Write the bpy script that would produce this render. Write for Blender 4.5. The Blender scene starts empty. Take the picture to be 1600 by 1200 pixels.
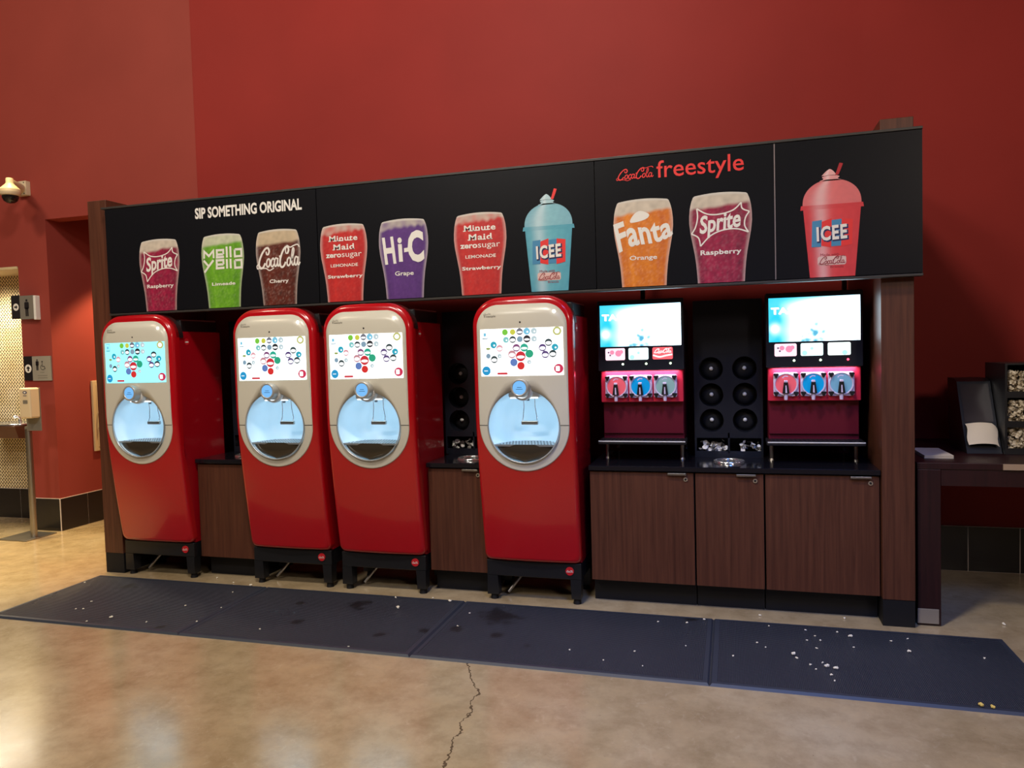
import bpy, bmesh, math, random
from mathutils import Vector, Matrix, noise
from mathutils.geometry import tessellate_polygon
sc = bpy.context.scene
COL = sc.collection
random.seed(7)
PI = math.pi

def lin(r, g, b):
    f = lambda v: (v/12.92 if v <= .04045 else ((v+.055)/1.055)**2.4)
    return (f(r/255), f(g/255), f(b/255))

# ------------------------------------------------------------------ camera
CAM_H = 1.58
YAW, PITCH, ROLL, FPX = 0.2850497, 0.0435687, -0.02784563, 1171.04
cy, sy = math.cos(YAW), math.sin(YAW)
fw = Vector((-sy*math.cos(PITCH), cy*math.cos(PITCH), -math.sin(PITCH)))
rt = Vector((cy, sy, 0)); up = rt.cross(fw)
r2 = math.cos(ROLL)*rt + math.sin(ROLL)*up
u2 = -math.sin(ROLL)*rt + math.cos(ROLL)*up
cam = bpy.data.cameras.new('camera'); co = bpy.data.objects.new('camera', cam); COL.objects.link(co)
cam.sensor_fit = 'HORIZONTAL'; cam.sensor_width = 36; cam.lens = FPX/1600*36; cam.clip_start = .05
mw = Matrix.Identity(4)
for i in range(3):
    mw[i][0], mw[i][1], mw[i][2] = r2[i], u2[i], -fw[i]
mw[2][3] = CAM_H
co.matrix_world = mw
sc.camera = co

# ------------------------------------------------------------------ view, world, lights
sc.view_settings.view_transform = 'Standard'; sc.view_settings.look = 'None'
sc.view_settings.gamma = 1; sc.view_settings.use_curve_mapping = False
sc.view_settings.exposure = 0.0
sc.cycles.use_denoising = True
sc.cycles.max_bounces = 6
w = bpy.data.worlds.new('world'); sc.world = w; w.use_nodes = True
w.node_tree.nodes['Background'].inputs[0].default_value = (.05, .045, .045, 1)
w.node_tree.nodes['Background'].inputs[1].default_value = .3

def area(name, loc, target, power, col, size, size_y=None, spread=180):
    l = bpy.data.lights.new(name, 'AREA'); l.energy = power; l.color = col
    l.shape = 'RECTANGLE'; l.size = size; l.size_y = size_y or size; l.spread = math.radians(spread)
    o = bpy.data.objects.new(name, l); COL.objects.link(o); o.location = loc
    d = Vector(target)-Vector(loc)
    o.rotation_euler = d.to_track_quat('-Z', 'Y').to_euler()
    return o
def spot(name, loc, target, power, col, ang, blend=.3, rad=.06):
    l = bpy.data.lights.new(name, 'SPOT'); l.energy = power; l.color = col
    l.spot_size = math.radians(ang); l.spot_blend = blend; l.shadow_soft_size = rad
    o = bpy.data.objects.new(name, l); COL.objects.link(o); o.location = loc
    d = Vector(target)-Vector(loc)
    o.rotation_euler = d.to_track_quat('-Z', 'Y').to_euler()
    return o
WARM = (1, .80, .58); NEUT = (1, .91, .80)
area('lobby_light_main', (-1.3, 1.6, 5.9), (-2.3, 5.6, 2.6), 255, NEUT, .8)
area('lobby_light_left', (-6.2, 1.8, 5.9), (-6.2, 5.0, 1.5), 112, WARM, .8)
area('lobby_light_rear', (-3.4, -1.6, 5.9), (-3.2, 3.8, 0.6), 230, NEUT, 1.2)
spot('corridor_downlight', (-5.45, 6.35, 2.97), (-5.45, 6.35, 0), 240, (1, .66, .32), 96, .3)
spot('alcove_downlight', (-7.1, 5.62, 2.47), (-7.1, 5.72, 0), 150, (1, .88, .66), 150, .6, .3)
spot('hall_downlight', (-5.95, 4.95, 4.8), (-5.95, 4.40, 0), 1050, (1, .76, .32), 42, .8, .2)
area('right_fill_light', (3.2, -1.5, 3.9), (1.7, 5.2, .5), 66, (1, .82, .70), .8)  # added fill lamp, lifts the dark right end
spot('blue_fill_spot', (.9, .9, 4.4), (.05, 4.0, .3), 430, (.12, .30, 1), 46, .9, .5)  # added blue fill for the mats and right end; no display there

# ------------------------------------------------------------------ materials
def mat(name, col, rough=.5, metal=0, spec=.5, coat=0, em=None, es=0, alpha=1, trans=0):
    m = bpy.data.materials.new(name); m.use_nodes = True
    b = m.node_tree.nodes['Principled BSDF']
    b.inputs['Base Color'].default_value = (*col, 1); b.inputs['Roughness'].default_value = rough
    b.inputs['Metallic'].default_value = metal; b.inputs['Specular IOR Level'].default_value = spec
    b.inputs['Coat Weight'].default_value = coat; b.inputs['Coat Roughness'].default_value = .06
    b.inputs['Transmission Weight'].default_value = trans
    if em: b.inputs['Emission Color'].default_value = (*em, 1); b.inputs['Emission Strength'].default_value = es
    return m
def N(m, typ, **kw):
    n = m.node_tree.nodes.new('ShaderNode'+typ)
    for k, v in kw.items():
        if k.startswith('i_'): n.inputs[k[2:].replace('_', ' ')].default_value = v
        elif k[0] == 'n' and k[1:].isdigit(): n.inputs[int(k[1:])].default_value = v
        else: setattr(n, k, v)
    return n
def L(m, a, b): m.node_tree.links.new(a, b)
def P(m): return m.node_tree.nodes['Principled BSDF']
def pos(m): return N(m, 'NewGeometry').outputs['Position']
def ramp(m, fac, stops):
    r = N(m, 'ValToRGB'); e = r.color_ramp.elements
    while len(e) < len(stops): e.new(.5)
    for q, (p_, c_) in zip(e, stops): q.position = p_; q.color = (*c_, 1)
    L(m, fac, r.inputs[0]); return r.outputs[0]
def math_n(m, op, a, b=None, c=None):
    n = N(m, 'Math', operation=op)
    for i, v in enumerate((a, b, c)):
        if v is None: continue
        if isinstance(v, (int, float)): n.inputs[i].default_value = v
        else: L(m, v, n.inputs[i])
    return n.outputs[0]
def mixc(m, fac, a, b, bt='MIX'):
    n = N(m, 'Mix', data_type='RGBA', blend_type=bt)
    for i, v in ((0, fac), (6, a), (7, b)):
        if isinstance(v, (int, float)): n.inputs[i].default_value = v
        elif isinstance(v, tuple): n.inputs[i].default_value = (*v, 1)
        else: L(m, v, n.inputs[i])
    return n.outputs[2]
def bump(m, h, s=.2, d=.01):
    b = N(m, 'Bump'); b.inputs['Strength'].default_value = s; b.inputs['Distance'].default_value = d
    L(m, h, b.inputs['Height']); L(m, b.outputs[0], P(m).inputs['Normal'])

def paint(name, col):
    m = mat(name, col, .6, spec=.15)
    n = N(m, 'TexNoise'); n.inputs['Scale'].default_value = 1.3; n.inputs['Detail'].default_value = 3
    L(m, pos(m), n.inputs['Vector'])
    L(m, ramp(m, n.outputs[0], [(.3, tuple(c*.93 for c in col)), (.7, tuple(c*1.06 for c in col))]), P(m).inputs['Base Color'])
    n2 = N(m, 'TexNoise'); n2.inputs['Scale'].default_value = 260; L(m, pos(m), n2.inputs['Vector'])
    bump(m, n2.outputs[0], .12, .002)
    return m
M_red = paint('red_wall_paint', (.268, .024, .019))
M_red2 = paint('rose_red_wall_paint', (.285, .050, .038))
M_ceil = mat('ceiling_paint', (.10, .09, .085), .9)
M_dark_room = mat('lobby_wall_paint', (.16, .10, .08), .8)
M_cream = mat('cream_plaster', lin(205, 185, 145), .6)

def concrete():
    m = mat('polished_concrete', (.3, .2, .12), .28, spec=.8, coat=.6)
    P(m).inputs['Coat Roughness'].default_value = .14
    p = pos(m)
    n1 = N(m, 'TexNoise', i_Scale=.9, i_Detail=6., i_Roughness=.6); L(m, p, n1.inputs['Vector'])
    n2 = N(m, 'TexNoise', i_Scale=6., i_Detail=8., i_Roughness=.7); L(m, p, n2.inputs['Vector'])
    n3 = N(m, 'TexNoise', i_Scale=70., i_Detail=4.); L(m, p, n3.inputs['Vector'])
    c1 = ramp(m, n1.outputs[0], [(.3, lin(172, 149, 112)), (.5, lin(194, 173, 138)), (.7, lin(204, 188, 158))])
    c2 = ramp(m, n2.outputs[0], [(.3, (.66, .63, .58)), (.55, (1, 1, 1)), (.75, (1.15, 1.12, 1.06))])
    c = mixc(m, .75, c1, c2, 'MULTIPLY')
    n5 = N(m, 'TexNoise', i_Scale=16., i_Detail=9., i_Roughness=.75, i_Distortion=1.2); L(m, p, n5.inputs['Vector'])
    c = mixc(m, ramp(m, n5.outputs[0], [(.56, (0, 0, 0)), (.68, (.30, .30, .30))]), c, lin(222, 206, 178))
    c = mixc(m, ramp(m, n3.outputs[0], [(.70, (0, 0, 0)), (.76, (.5, .5, .5))]), c, lin(90, 66, 44))
    # the crack that runs towards the viewer
    sp = N(m, 'SeparateXYZ'); L(m, p, sp.inputs[0])
    fc = N(m, 'FloatCurve')
    crack = [(-1.075, 2.5), (-1.077, 2.594), (-1.083, 2.648), (-1.087, 2.709), (-1.115, 2.788), (-1.102, 2.859), (-1.135, 2.934), (-1.122, 2.995), (-1.125, 3.054), (-1.153, 3.141), (-1.145, 3.208), (-1.163, 3.25), (-1.237, 3.361), (-1.28, 3.463), (-1.335, 3.571), (-1.38, 3.7)]
    cu = fc.mapping.curves[0]
    pts = [((y-2.5)/1.2, (x+1.5)/1.0) for x, y in crack]
    cu.points[0].location = pts[0]; cu.points[1].location = pts[-1]
    for q in pts[1:-1]: cu.points.new(*q)
    for q in cu.points: q.handle_type = 'VECTOR'
    fc.mapping.update()
    wob = N(m, 'TexNoise', i_Scale=30., i_Detail=3.); L(m, p, wob.inputs['Vector'])
    t = math_n(m, 'DIVIDE', math_n(m, 'SUBTRACT', sp.outputs[1], 2.5), 1.2)
    L(m, t, fc.inputs['Value'])
    xc = math_n(m, 'ADD', math_n(m, 'SUBTRACT', fc.outputs[0], 1.5), math_n(m, 'MULTIPLY', math_n(m, 'SUBTRACT', wob.outputs[0], .5), .05))
    d = math_n(m, 'ABSOLUTE', math_n(m, 'SUBTRACT', sp.outputs[0], xc))
    inside = math_n(m, 'MULTIPLY', math_n(m, 'LESS_THAN', d, math_n(m, 'MULTIPLY', wob.outputs[0], .0075)), math_n(m, 'LESS_THAN', sp.outputs[1], 3.6))
    inside = math_n(m, 'MULTIPLY', inside, math_n(m, 'GREATER_THAN', sp.outputs[1], 2.3))
    c = mixc(m, math_n(m, 'MULTIPLY', inside, .8), c, lin(62, 44, 30))
    L(m, c, P(m).inputs['Base Color'])
    r = ramp(m, n2.outputs[0], [(.3, (.13, .13, .13)), (.7, (.25, .25, .25))])
    L(m, r, P(m).inputs['Roughness'])
    bump(m, n2.outputs[0], .06, .01)
    return m
M_floor = concrete()

def rubber():
    m = mat('black_rubber', (.02, .02, .022), .42, spec=.7)
    p = pos(m)
    sp = N(m, 'SeparateXYZ'); L(m, p, sp.inputs[0])
    k = 2*PI/.016
    a = math_n(m, 'SINE', math_n(m, 'MULTIPLY', math_n(m, 'ADD', sp.outputs[0], math_n(m, 'MULTIPLY', sp.outputs[1], .6)), k))
    b = math_n(m, 'SINE', math_n(m, 'MULTIPLY', math_n(m, 'SUBTRACT', sp.outputs[0], math_n(m, 'MULTIPLY', sp.outputs[1], .6)), k))
    h = math_n(m, 'MULTIPLY', a, b)
    c = ramp(m, math_n(m, 'MULTIPLY_ADD', h, .5, .5), [(.25, (.010, .013, .020)), (.7, (.066, .076, .108))])
    stains = [(-4.06, 4.22, 1), (-2.28, 4.19, 1.2), (-2.66, 4.14, .4), (-2.5, 3.85, .6), (-1.7, 3.87, .5), (-1.91, 3.76, .4), (-1.35, 4.18, 1.8), (-1.52, 3.93, .6), (-1.27, 3.89, .6), (-3.26, 3.59, .4), (-1.06, 3.78, .4), (-.24, 4.36, .6)]
    ns = N(m, 'TexNoise', i_Scale=14., i_Detail=3.); L(m, p, ns.inputs['Vector'])
    best = None
    for x, y, s in stains:
        vm = N(m, 'VectorMath', operation='DISTANCE'); L(m, p, vm.inputs[0]); vm.inputs[1].default_value = (x, y, .01)
        q = math_n(m, 'DIVIDE', vm.outputs['Value'], .09*s)
        best = q if best is None else math_n(m, 'MINIMUM', best, q)
    e = math_n(m, 'ADD', best, math_n(m, 'MULTIPLY', math_n(m, 'SUBTRACT', ns.outputs[0], .5), 2.2))
    st = ramp(m, e, [(.45, (.75, .75, .75)), (.85, (0, 0, 0))])
    L(m, mixc(m, st, c, (.004, .004, .004)), P(m).inputs['Base Color'])
    n4 = N(m, 'TexNoise', i_Scale=1.4, i_Detail=4.); L(m, p, n4.inputs['Vector'])
    L(m, ramp(m, n4.outputs[0], [(.3, (.26, .26, .26)), (.7, (.42, .42, .42))]), P(m).inputs['Roughness'])
    bump(m, h, .8, .003)
    return m
M_rubber = rubber()
M_rubber_edge = mat('rubber_edge', (.036, .044, .066), .45)

def wood(name, dark, light, sc_=1.):
    m = mat(name, light, .42, spec=.4)
    mp = N(m, 'Mapping'); mp.inputs['Scale'].default_value = (30*sc_, 30*sc_, 1.1)
    L(m, pos(m), mp.inputs[0])
    n = N(m, 'TexNoise', i_Scale=1.6, i_Detail=6., i_Roughness=.65, i_Distortion=.4); L(m, mp.outputs[0], n.inputs['Vector'])
    L(m, ramp(m, n.outputs[0], [(.3, dark), (.7, light)]), P(m).inputs['Base Color'])
    bump(m, n.outputs[0], .05, .002)
    return m
M_wood = wood('walnut_laminate', lin(70, 38, 27), lin(99, 58, 41))
M_desk = wood('dark_mahogany', lin(34, 13, 16), lin(50, 20, 22))

def mosaic():
    m = mat('mosaic_tile', (.6, .5, .3), .3)
    sp = N(m, 'SeparateXYZ'); L(m, pos(m), sp.inputs[0])
    pch = .037
    u = math_n(m, 'DIVIDE', math_n(m, 'ADD', sp.outputs[0], sp.outputs[1]), pch); v = math_n(m, 'DIVIDE', sp.outputs[2], pch)
    def cell(du, dv):
        a = math_n(m, 'SUBTRACT', math_n(m, 'FRACT', math_n(m, 'ADD', u, du)), .5)
        b = math_n(m, 'SUBTRACT', math_n(m, 'FRACT', math_n(m, 'ADD', v, dv)), .5)
        return math_n(m, 'MAXIMUM', math_n(m, 'ABSOLUTE', a), math_n(m, 'ABSOLUTE', b))
    d = math_n(m, 'MINIMUM', cell(10, 10), cell(10.5, 10.5))
    n = N(m, 'TexNoise', i_Scale=9., i_Detail=2.); L(m, pos(m), n.inputs['Vector'])
    base = ramp(m, n.outputs[0], [(.3, lin(222, 202, 152)), (.7, lin(240, 226, 190))])
    grout = math_n(m, 'GREATER_THAN', cell(10.25, 10.25), .465)
    c = mixc(m, grout, base, lin(150, 125, 80))
    L(m, mixc(m, math_n(m, 'LESS_THAN', d, .19), c, lin(34, 24, 14)), P(m).inputs['Base Color'])
    return m
M_mosaic = mosaic()
M_tile = mat('black_wall_tile', (.012, .010, .010), .25)
M_grout = mat('tile_grout', lin(225, 212, 200), .8)

M_mred = mat('glossy_red_plastic', lin(182, 13, 25), .22, spec=.5, coat=.6)
M_mside = mat('red_side_panel', lin(168, 10, 28), .26, spec=.5, coat=.5)
M_face = mat('warm_silver_face', lin(212, 209, 195), .28, spec=.5)
M_black = mat('black_plastic', (.010, .010, .012), .38)
M_blackm = mat('matte_black', (.008, .008, .010), .6, spec=.3)
M_lam = mat('black_countertop', (.008, .008, .012), .12, spec=.5)
M_sign = mat('black_sign_film', (.0062, .0066, .009), .38, spec=.15)
M_trim = mat('charcoal_trim', (.035, .032, .03), .45)
M_mtrim = mat('aluminium_trim', (.45, .38, .38), .35, metal=.8)
M_chrome = mat('chrome', (.78, .78, .78), .16, metal=.9)
M_steel = mat('brushed_steel', (.42, .40, .37), .35, metal=1)
M_white = mat('white_plastic', (.75, .75, .74), .35)
M_niche = mat('white_niche_liner', (.74, .86, .94), .35, em=(.34, .70, 1.0), es=.16)  # faint cyan glow put into the liner, which is no lamp
M_ring = mat('satin_ring', (.50, .52, .53), .3, metal=.5)
M_knob = mat('satin_knob', (.50, .49, .46), .35, metal=.35)
M_ledge = mat('glowing_ledge_edge', (.8, .8, .8), .4, em=(.85, .95, 1), es=1.3)  # emission put in so the ledge edge looks lit; not a lamp
M_grille = mat('drip_grille', (.40, .44, .47), .35, metal=.7)
M_trayf = mat('dark_tray_front', lin(72, 64, 52), .16, metal=.35)
M_grey = mat('grey_print', lin(120, 115, 105), .5)
M_glow = mat('white_led', (1, 1, 1), .5, em=(1, 1, 1), es=6)
M_wprint = mat('white_print', (.80, .78, .74), .5)
M_rprint = mat('red_print', lin(225, 50, 48), .5)
M_bprint = mat('blue_print', lin(66, 135, 180), .5)
M_nprint = mat('navy_print', lin(24, 34, 88), .5)
M_badge = mat('red_badge', lin(200, 30, 40), .35)
M_iced = mat('frozen_machine_red', lin(98, 18, 38), .32, spec=.5)
M_iceface = mat('frozen_machine_face', lin(205, 44, 72), .35, spec=.4)
M_bezel = mat('screen_bezel', (.012, .014, .022), .3)
M_clear = mat('frosted_clear_plate', lin(222, 212, 246), .25)
M_paper = mat('white_paper', lin(225, 212, 192), .8)
M_foil = mat('clear_plastic_lid', (.78, .76, .72), .18, spec=.8)
M_packet = mat('cream_packet', lin(214, 200, 172), .45)
M_popcorn = mat('popcorn_white', lin(245, 238, 220), .8)
M_popyel = mat('popcorn_yellow', lin(235, 205, 110), .8)
M_signgrey = mat('restroom_sign_grey', lin(120, 116, 108), .4)
M_signdark = mat('restroom_sign_black', lin(26, 24, 28), .4)
M_ivory = mat('ivory_camera_shell', lin(214, 196, 165), .4)
M_smoke = mat('smoked_dome', (.012, .010, .010), .06)
M_beige = mat('beige_edge_band', lin(170, 145, 120), .5)
def emis(name, c, s): return mat(name, (.02, .02, .02), .4, em=c, es=s)

def vcol(name, es=0, rough=.45):
    m = mat(name, (1, 1, 1), rough)
    a = N(m, 'Attribute', attribute_name='Col')
    if es:
        P(m).inputs['Base Color'].default_value = (.02, .02, .02, 1)
        L(m, a.outputs['Color'], P(m).inputs['Emission Color']); P(m).inputs['Emission Strength'].default_value = es
    else: L(m, a.outputs['Color'], P(m).inputs['Base Color'])
    return m
M_print = vcol('printed_drink_picture', 0, .45)
M_icescreen = vcol('frozen_machine_screen', 2.2)

# ------------------------------------------------------------------ mesh builder
class G:
    def __init__(s, ox=0, oy=0, oz=0): s.v = []; s.f = []; s.m = []; s.sm = []; s.c = []; s.o = (ox, oy, oz)
    def add(s, vs, fs, mi=0, smooth=False, cols=None):
        b = len(s.v); ox, oy, oz = s.o
        s.v += [(x+ox, y+oy, z+oz) for x, y, z in vs]
        for f in fs: s.f.append([i+b for i in f]); s.m.append(mi); s.sm.append(smooth)
        if cols: s.c += cols
        return s
    def box(s, x0, x1, y0, y1, z0, z1, mi=0, bev=0):
        x0, x1 = min(x0, x1), max(x0, x1); y0, y1 = min(y0, y1), max(y0, y1); z0, z1 = min(z0, z1), max(z0, z1)
        vs = [(x, y, z) for x in (x0, x1) for y in (y0, y1) for z in (z0, z1)]
        fs = [(0, 1, 3, 2), (4, 6, 7, 5), (0, 4, 5, 1), (2, 3, 7, 6), (0, 2, 6, 4), (1, 5, 7, 3)]
        if not bev: return s.add(vs, fs, mi)
        bm = bmesh.new(); q = [bm.verts.new(v) for v in vs]
        for f in fs: bm.faces.new([q[i] for i in f])
        bmesh.ops.bevel(bm, geom=bm.edges[:], offset=bev, segments=3, profile=.5, affect='EDGES')
        bm.verts.index_update()
        s.add([tuple(v.co) for v in bm.verts], [[v.index for v in f.verts] for f in bm.faces], mi, False); bm.free(); return s
    def cyl(s, p0, p1, r0, r1=None, n=24, mi=0, caps=True):
        r1 = r0 if r1 is None else r1
        p0, p1 = Vector(p0), Vector(p1); d = (p1-p0).normalized()
        a = d.orthogonal().normalized(); b = d.cross(a)
        vs = [tuple(p+r*(math.cos(2*PI*i/n)*a+math.sin(2*PI*i/n)*b)) for p, r in ((p0, r0), (p1, r1)) for i in range(n)]
        s.add(vs, [(i, (i+1) % n, n+(i+1) % n, n+i) for i in range(n)], mi, True)
        if caps: s.add(vs, [list(range(n))[::-1], list(range(n, 2*n))], mi)
        return s
    def lathe(s, c, prof, axis='z', n=32, mi=0):
        vs = []
        for r, h in prof:
            for i in range(n):
                a = 2*PI*i/n; x, y = r*math.cos(a), r*math.sin(a)
                vs.append((c[0]+x, c[1]+y, c[2]+h) if axis == 'z' else (c[0]+x, c[1]+h, c[2]+y))
        fs = [(k*n+i, k*n+(i+1) % n, (k+1)*n+(i+1) % n, (k+1)*n+i) for k in range(len(prof)-1) for i in range(n)]
        return s.add(vs, fs, mi, True)
    def tube(s, pts, r, n=10, mi=0):
        pts = [Vector(p) for p in pts]; vs = []; a = None
        for k, p in enumerate(pts):
            d = (pts[min(k+1, len(pts)-1)]-pts[max(k-1, 0)]).normalized()
            a = d.orthogonal().normalized() if a is None else (a-d*a.dot(d)).normalized()
            b = d.cross(a)
            vs += [tuple(p+r*(math.cos(2*PI*i/n)*a+math.sin(2*PI*i/n)*b)) for i in range(n)]
        fs = [(k*n+i, k*n+(i+1) % n, (k+1)*n+(i+1) % n, (k+1)*n+i) for k in range(len(pts)-1) for i in range(n)]
        s.add(vs, fs, mi, True); m_ = len(pts)-1
        return s.add(vs, [list(range(n))[::-1], [m_*n+i for i in range(n)]], mi)
    def prism_x(s, prof, x0, x1, mi=0):                  # outline in (y, z), pushed along x
        n = len(prof); vs = [(x, y, z) for x in (x0, x1) for y, z in prof]
        s.add(vs, [(i, (i+1) % n, n+(i+1) % n, n+i) for i in range(n)], mi)
        return s.add(vs, [list(range(n)), list(range(2*n-1, n-1, -1))], mi)
    def prism_y(s, out, y0, y1, mi=0, fn=None):          # outline in (x, z), pushed along y; fn(x,z) adds to y
        fn = fn or (lambda x, z: 0)
        tr = tessellate_polygon([[Vector((x, z, 0)) for x, z in out]]); n = len(out)
        vs = [(x, y+fn(x, z), z) for y in (y0, y1) for x, z in out]
        s.add(vs, [tuple(t) for t in tr]+[tuple(i+n for i in t) for t in tr], mi)
        return s.add(vs, [(i, (i+1) % n, n+(i+1) % n, n+i) for i in range(n)], mi, False)
    def flat(s, out, y, mi=0, fn=None):                  # a flat printed shape facing -y
        fn = fn or (lambda x, z: 0)
        tr = tessellate_polygon([[Vector((x, z, 0)) for x, z in out]])
        return s.add([(x, y+fn(x, z), z) for x, z in out], [tuple(t) for t in tr], mi)
    def disc(s, x, z, r, y, mi=0, n=24, fn=None, rz=None):
        return s.flat([(x+r*math.cos(2*PI*i/n), z+(rz or r)*math.sin(2*PI*i/n)) for i in range(n)], y, mi, fn)
    def rrect(s, x0, x1, z0, z1, r, y, mi=0, fn=None):
        return s.flat(rrect(x0, x1, z0, z1, r), y, mi, fn)
    def stroke(s, pts, wd, y, mi=0, closed=False, smooth=True, fn=None, taper=False):
        p = curve(pts, closed) if smooth else pts
        if smooth is False and closed: p = p+[p[0]]
        fn = fn or (lambda x, z: 0); s.k = getattr(s, 'k', 0)+1; y -= .00008*(s.k % 12)
        n = len(p); L_, R_ = [], []
        for i in range(n):
            a = p[(i-1) % (n-1)] if closed else p[max(i-1, 0)]
            b = p[(i+1) % (n-1)] if closed else p[min(i+1, n-1)]
            q = p[i]
            d1 = Vector((q[0]-a[0], q[1]-a[1])); d2 = Vector((b[0]-q[0], b[1]-q[1]))
            if d1.length < 1e-9: d1 = d2
            if d2.length < 1e-9: d2 = d1
            d1.normalize(); d2.normalize(); t = (d1+d2)
            if t.length < 1e-6: t = d1
            t.normalize(); nn = Vector((-t.y, t.x)); k = 1/max(.5, nn.dot(Vector((-d1.y, d1.x))))
            ww = wd*k/2*(1 if not taper else (.35+.65*math.sin(PI*i/(n-1))))
            L_.append((q[0]+nn.x*ww, q[1]+nn.y*ww)); R_.append((q[0]-nn.x*ww, q[1]-nn.y*ww))
        vs = [(x, y+fn(x, z), z) for x, z in L_+R_]
        return s.add(vs, [(i, i+1, n+i+1, n+i) for i in range(n-1)], mi)
    def text(s, txt, x0, x1, z0, z1, y, mi=0, shear=0, bold=0, rot=0, fn=None, warp=None, spacing=1.):
        vs, fs = text_mesh(txt, shear, bold, spacing)
        ax = min(v[0] for v in vs); bx = max(v[0] for v in vs); az = min(v[1] for v in vs); bz = max(v[1] for v in vs)
        o = []; cx, cz = (x0+x1)/2, (z0+z1)/2; c_, s_ = math.cos(rot), math.sin(rot)
        for vx, vz, ly in vs:
            u = (vx-ax)/(bx-ax); t = (vz-az)/(bz-az)
            X = x0+u*(x1-x0)-cx; Z = z0+t*(z1-z0)-cz
            if warp: X, Z = warp(X, Z, u, t)
            X, Z = cx+X*c_-Z*s_, cz+X*s_+Z*c_
            o.append((X, y+(fn(X, Z) if fn else 0)-.00012*ly, Z))
        return s.add(o, fs, mi)
    def build(s, name, mats, parent=None, label=None, cat=None, group=None, kind=None):
        o0 = WORLD.get(parent.name, Vector((0, 0, 0))) if parent else Vector((0, 0, 0))
        me = bpy.data.meshes.new(name)
        me.from_pydata([(x-o0.x, y-o0.y, z-o0.z) for x, y, z in s.v], [], s.f)
        for m_ in (mats if isinstance(mats, (list, tuple)) else [mats]): me.materials.append(m_)
        for p_, mi, sm in zip(me.polygons, s.m, s.sm): p_.material_index = mi; p_.use_smooth = sm
        if s.c:
            at = me.color_attributes.new('Col', 'FLOAT_COLOR', 'POINT')
            for i, c_ in enumerate(s.c): at.data[i].color = (*c_, 1)
        if not s.c or True:
            bm = bmesh.new(); bm.from_mesh(me)
            closed = [f for f in bm.faces]
            bmesh.ops.recalc_face_normals(bm, faces=closed); bm.to_mesh(me); bm.free()
        o = bpy.data.objects.new(name, me); COL.objects.link(o)
        if parent: o.parent = parent; WORLD[o.name] = o0
        else: WORLD[o.name] = Vector((0, 0, 0))
        return tag(o, label, cat, group, kind)
WORLD = {}
def tag(o, label=None, cat=None, group=None, kind=None):
    if label: o['label'] = label
    if cat: o['category'] = cat
    if group: o['group'] = group
    if kind: o['kind'] = kind
    return o
def thing(name, loc, label, cat, group=None):
    o = bpy.data.objects.new(name, None); COL.objects.link(o); o.location = loc; o.empty_display_size = .1
    WORLD[o.name] = Vector(loc); return tag(o, label, cat, group)
def curve(p, closed=False, k=6):
    o = []; n = len(p)
    for i in range(n if closed else n-1):
        g = (lambda j: p[j % n]) if closed else (lambda j: p[min(max(j, 0), n-1)])
        a, b, c, d = g(i-1), g(i), g(i+1), g(i+2)
        for t in range(k):
            u = t/k
            o.append(tuple(.5*((2*b[e])+(-a[e]+c[e])*u+(2*a[e]-5*b[e]+4*c[e]-d[e])*u*u+(-a[e]+3*b[e]-3*c[e]+d[e])*u**3) for e in range(len(b))))
    o.append(p[0] if closed else p[-1]); return o
def rrect(x0, x1, z0, z1, r, n=6):
    o = []
    for cx, cz, a0 in ((x1-r, z1-r, 0), (x0+r, z1-r, 90), (x0+r, z0+r, 180), (x1-r, z0+r, 270)):
        for i in range(n+1):
            a = math.radians(a0+90*i/n); o.append((cx+r*math.cos(a), cz+r*math.sin(a)))
    return o
TM = {}
def text_mesh(txt, shear, bold, spacing):
    key = (txt, shear, bold, spacing)
    if key not in TM:
        cu = bpy.data.curves.new('lettering', 'FONT'); cu.body = txt; cu.shear = shear; cu.offset = bold; cu.size = 1
        cu.space_character = spacing; cu.resolution_u = 3; cu.fill_mode = 'FRONT'
        ob = bpy.data.objects.new('lettering', cu); COL.objects.link(ob)
        dg = bpy.context.evaluated_depsgraph_get(); me = ob.evaluated_get(dg).to_mesh()
        vs = [(v.co.x, v.co.y) for v in me.vertices]; fs = [list(p.vertices) for p in me.polygons]
        par = list(range(len(vs)))
        def root(i):
            while par[i] != i: par[i] = par[par[i]]; i = par[i]
            return i
        for f in fs:
            for i in f[1:]: par[root(i)] = root(f[0])
        ids = {}; lay = [ids.setdefault(root(i), len(ids)) % 5 for i in range(len(vs))]
        TM[key] = ([(a, b, l) for (a, b), l in zip(vs, lay)], fs)
        ob.evaluated_get(dg).to_mesh_clear(); bpy.data.objects.remove(ob); bpy.data.curves.remove(cu)
    return TM[key]

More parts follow.
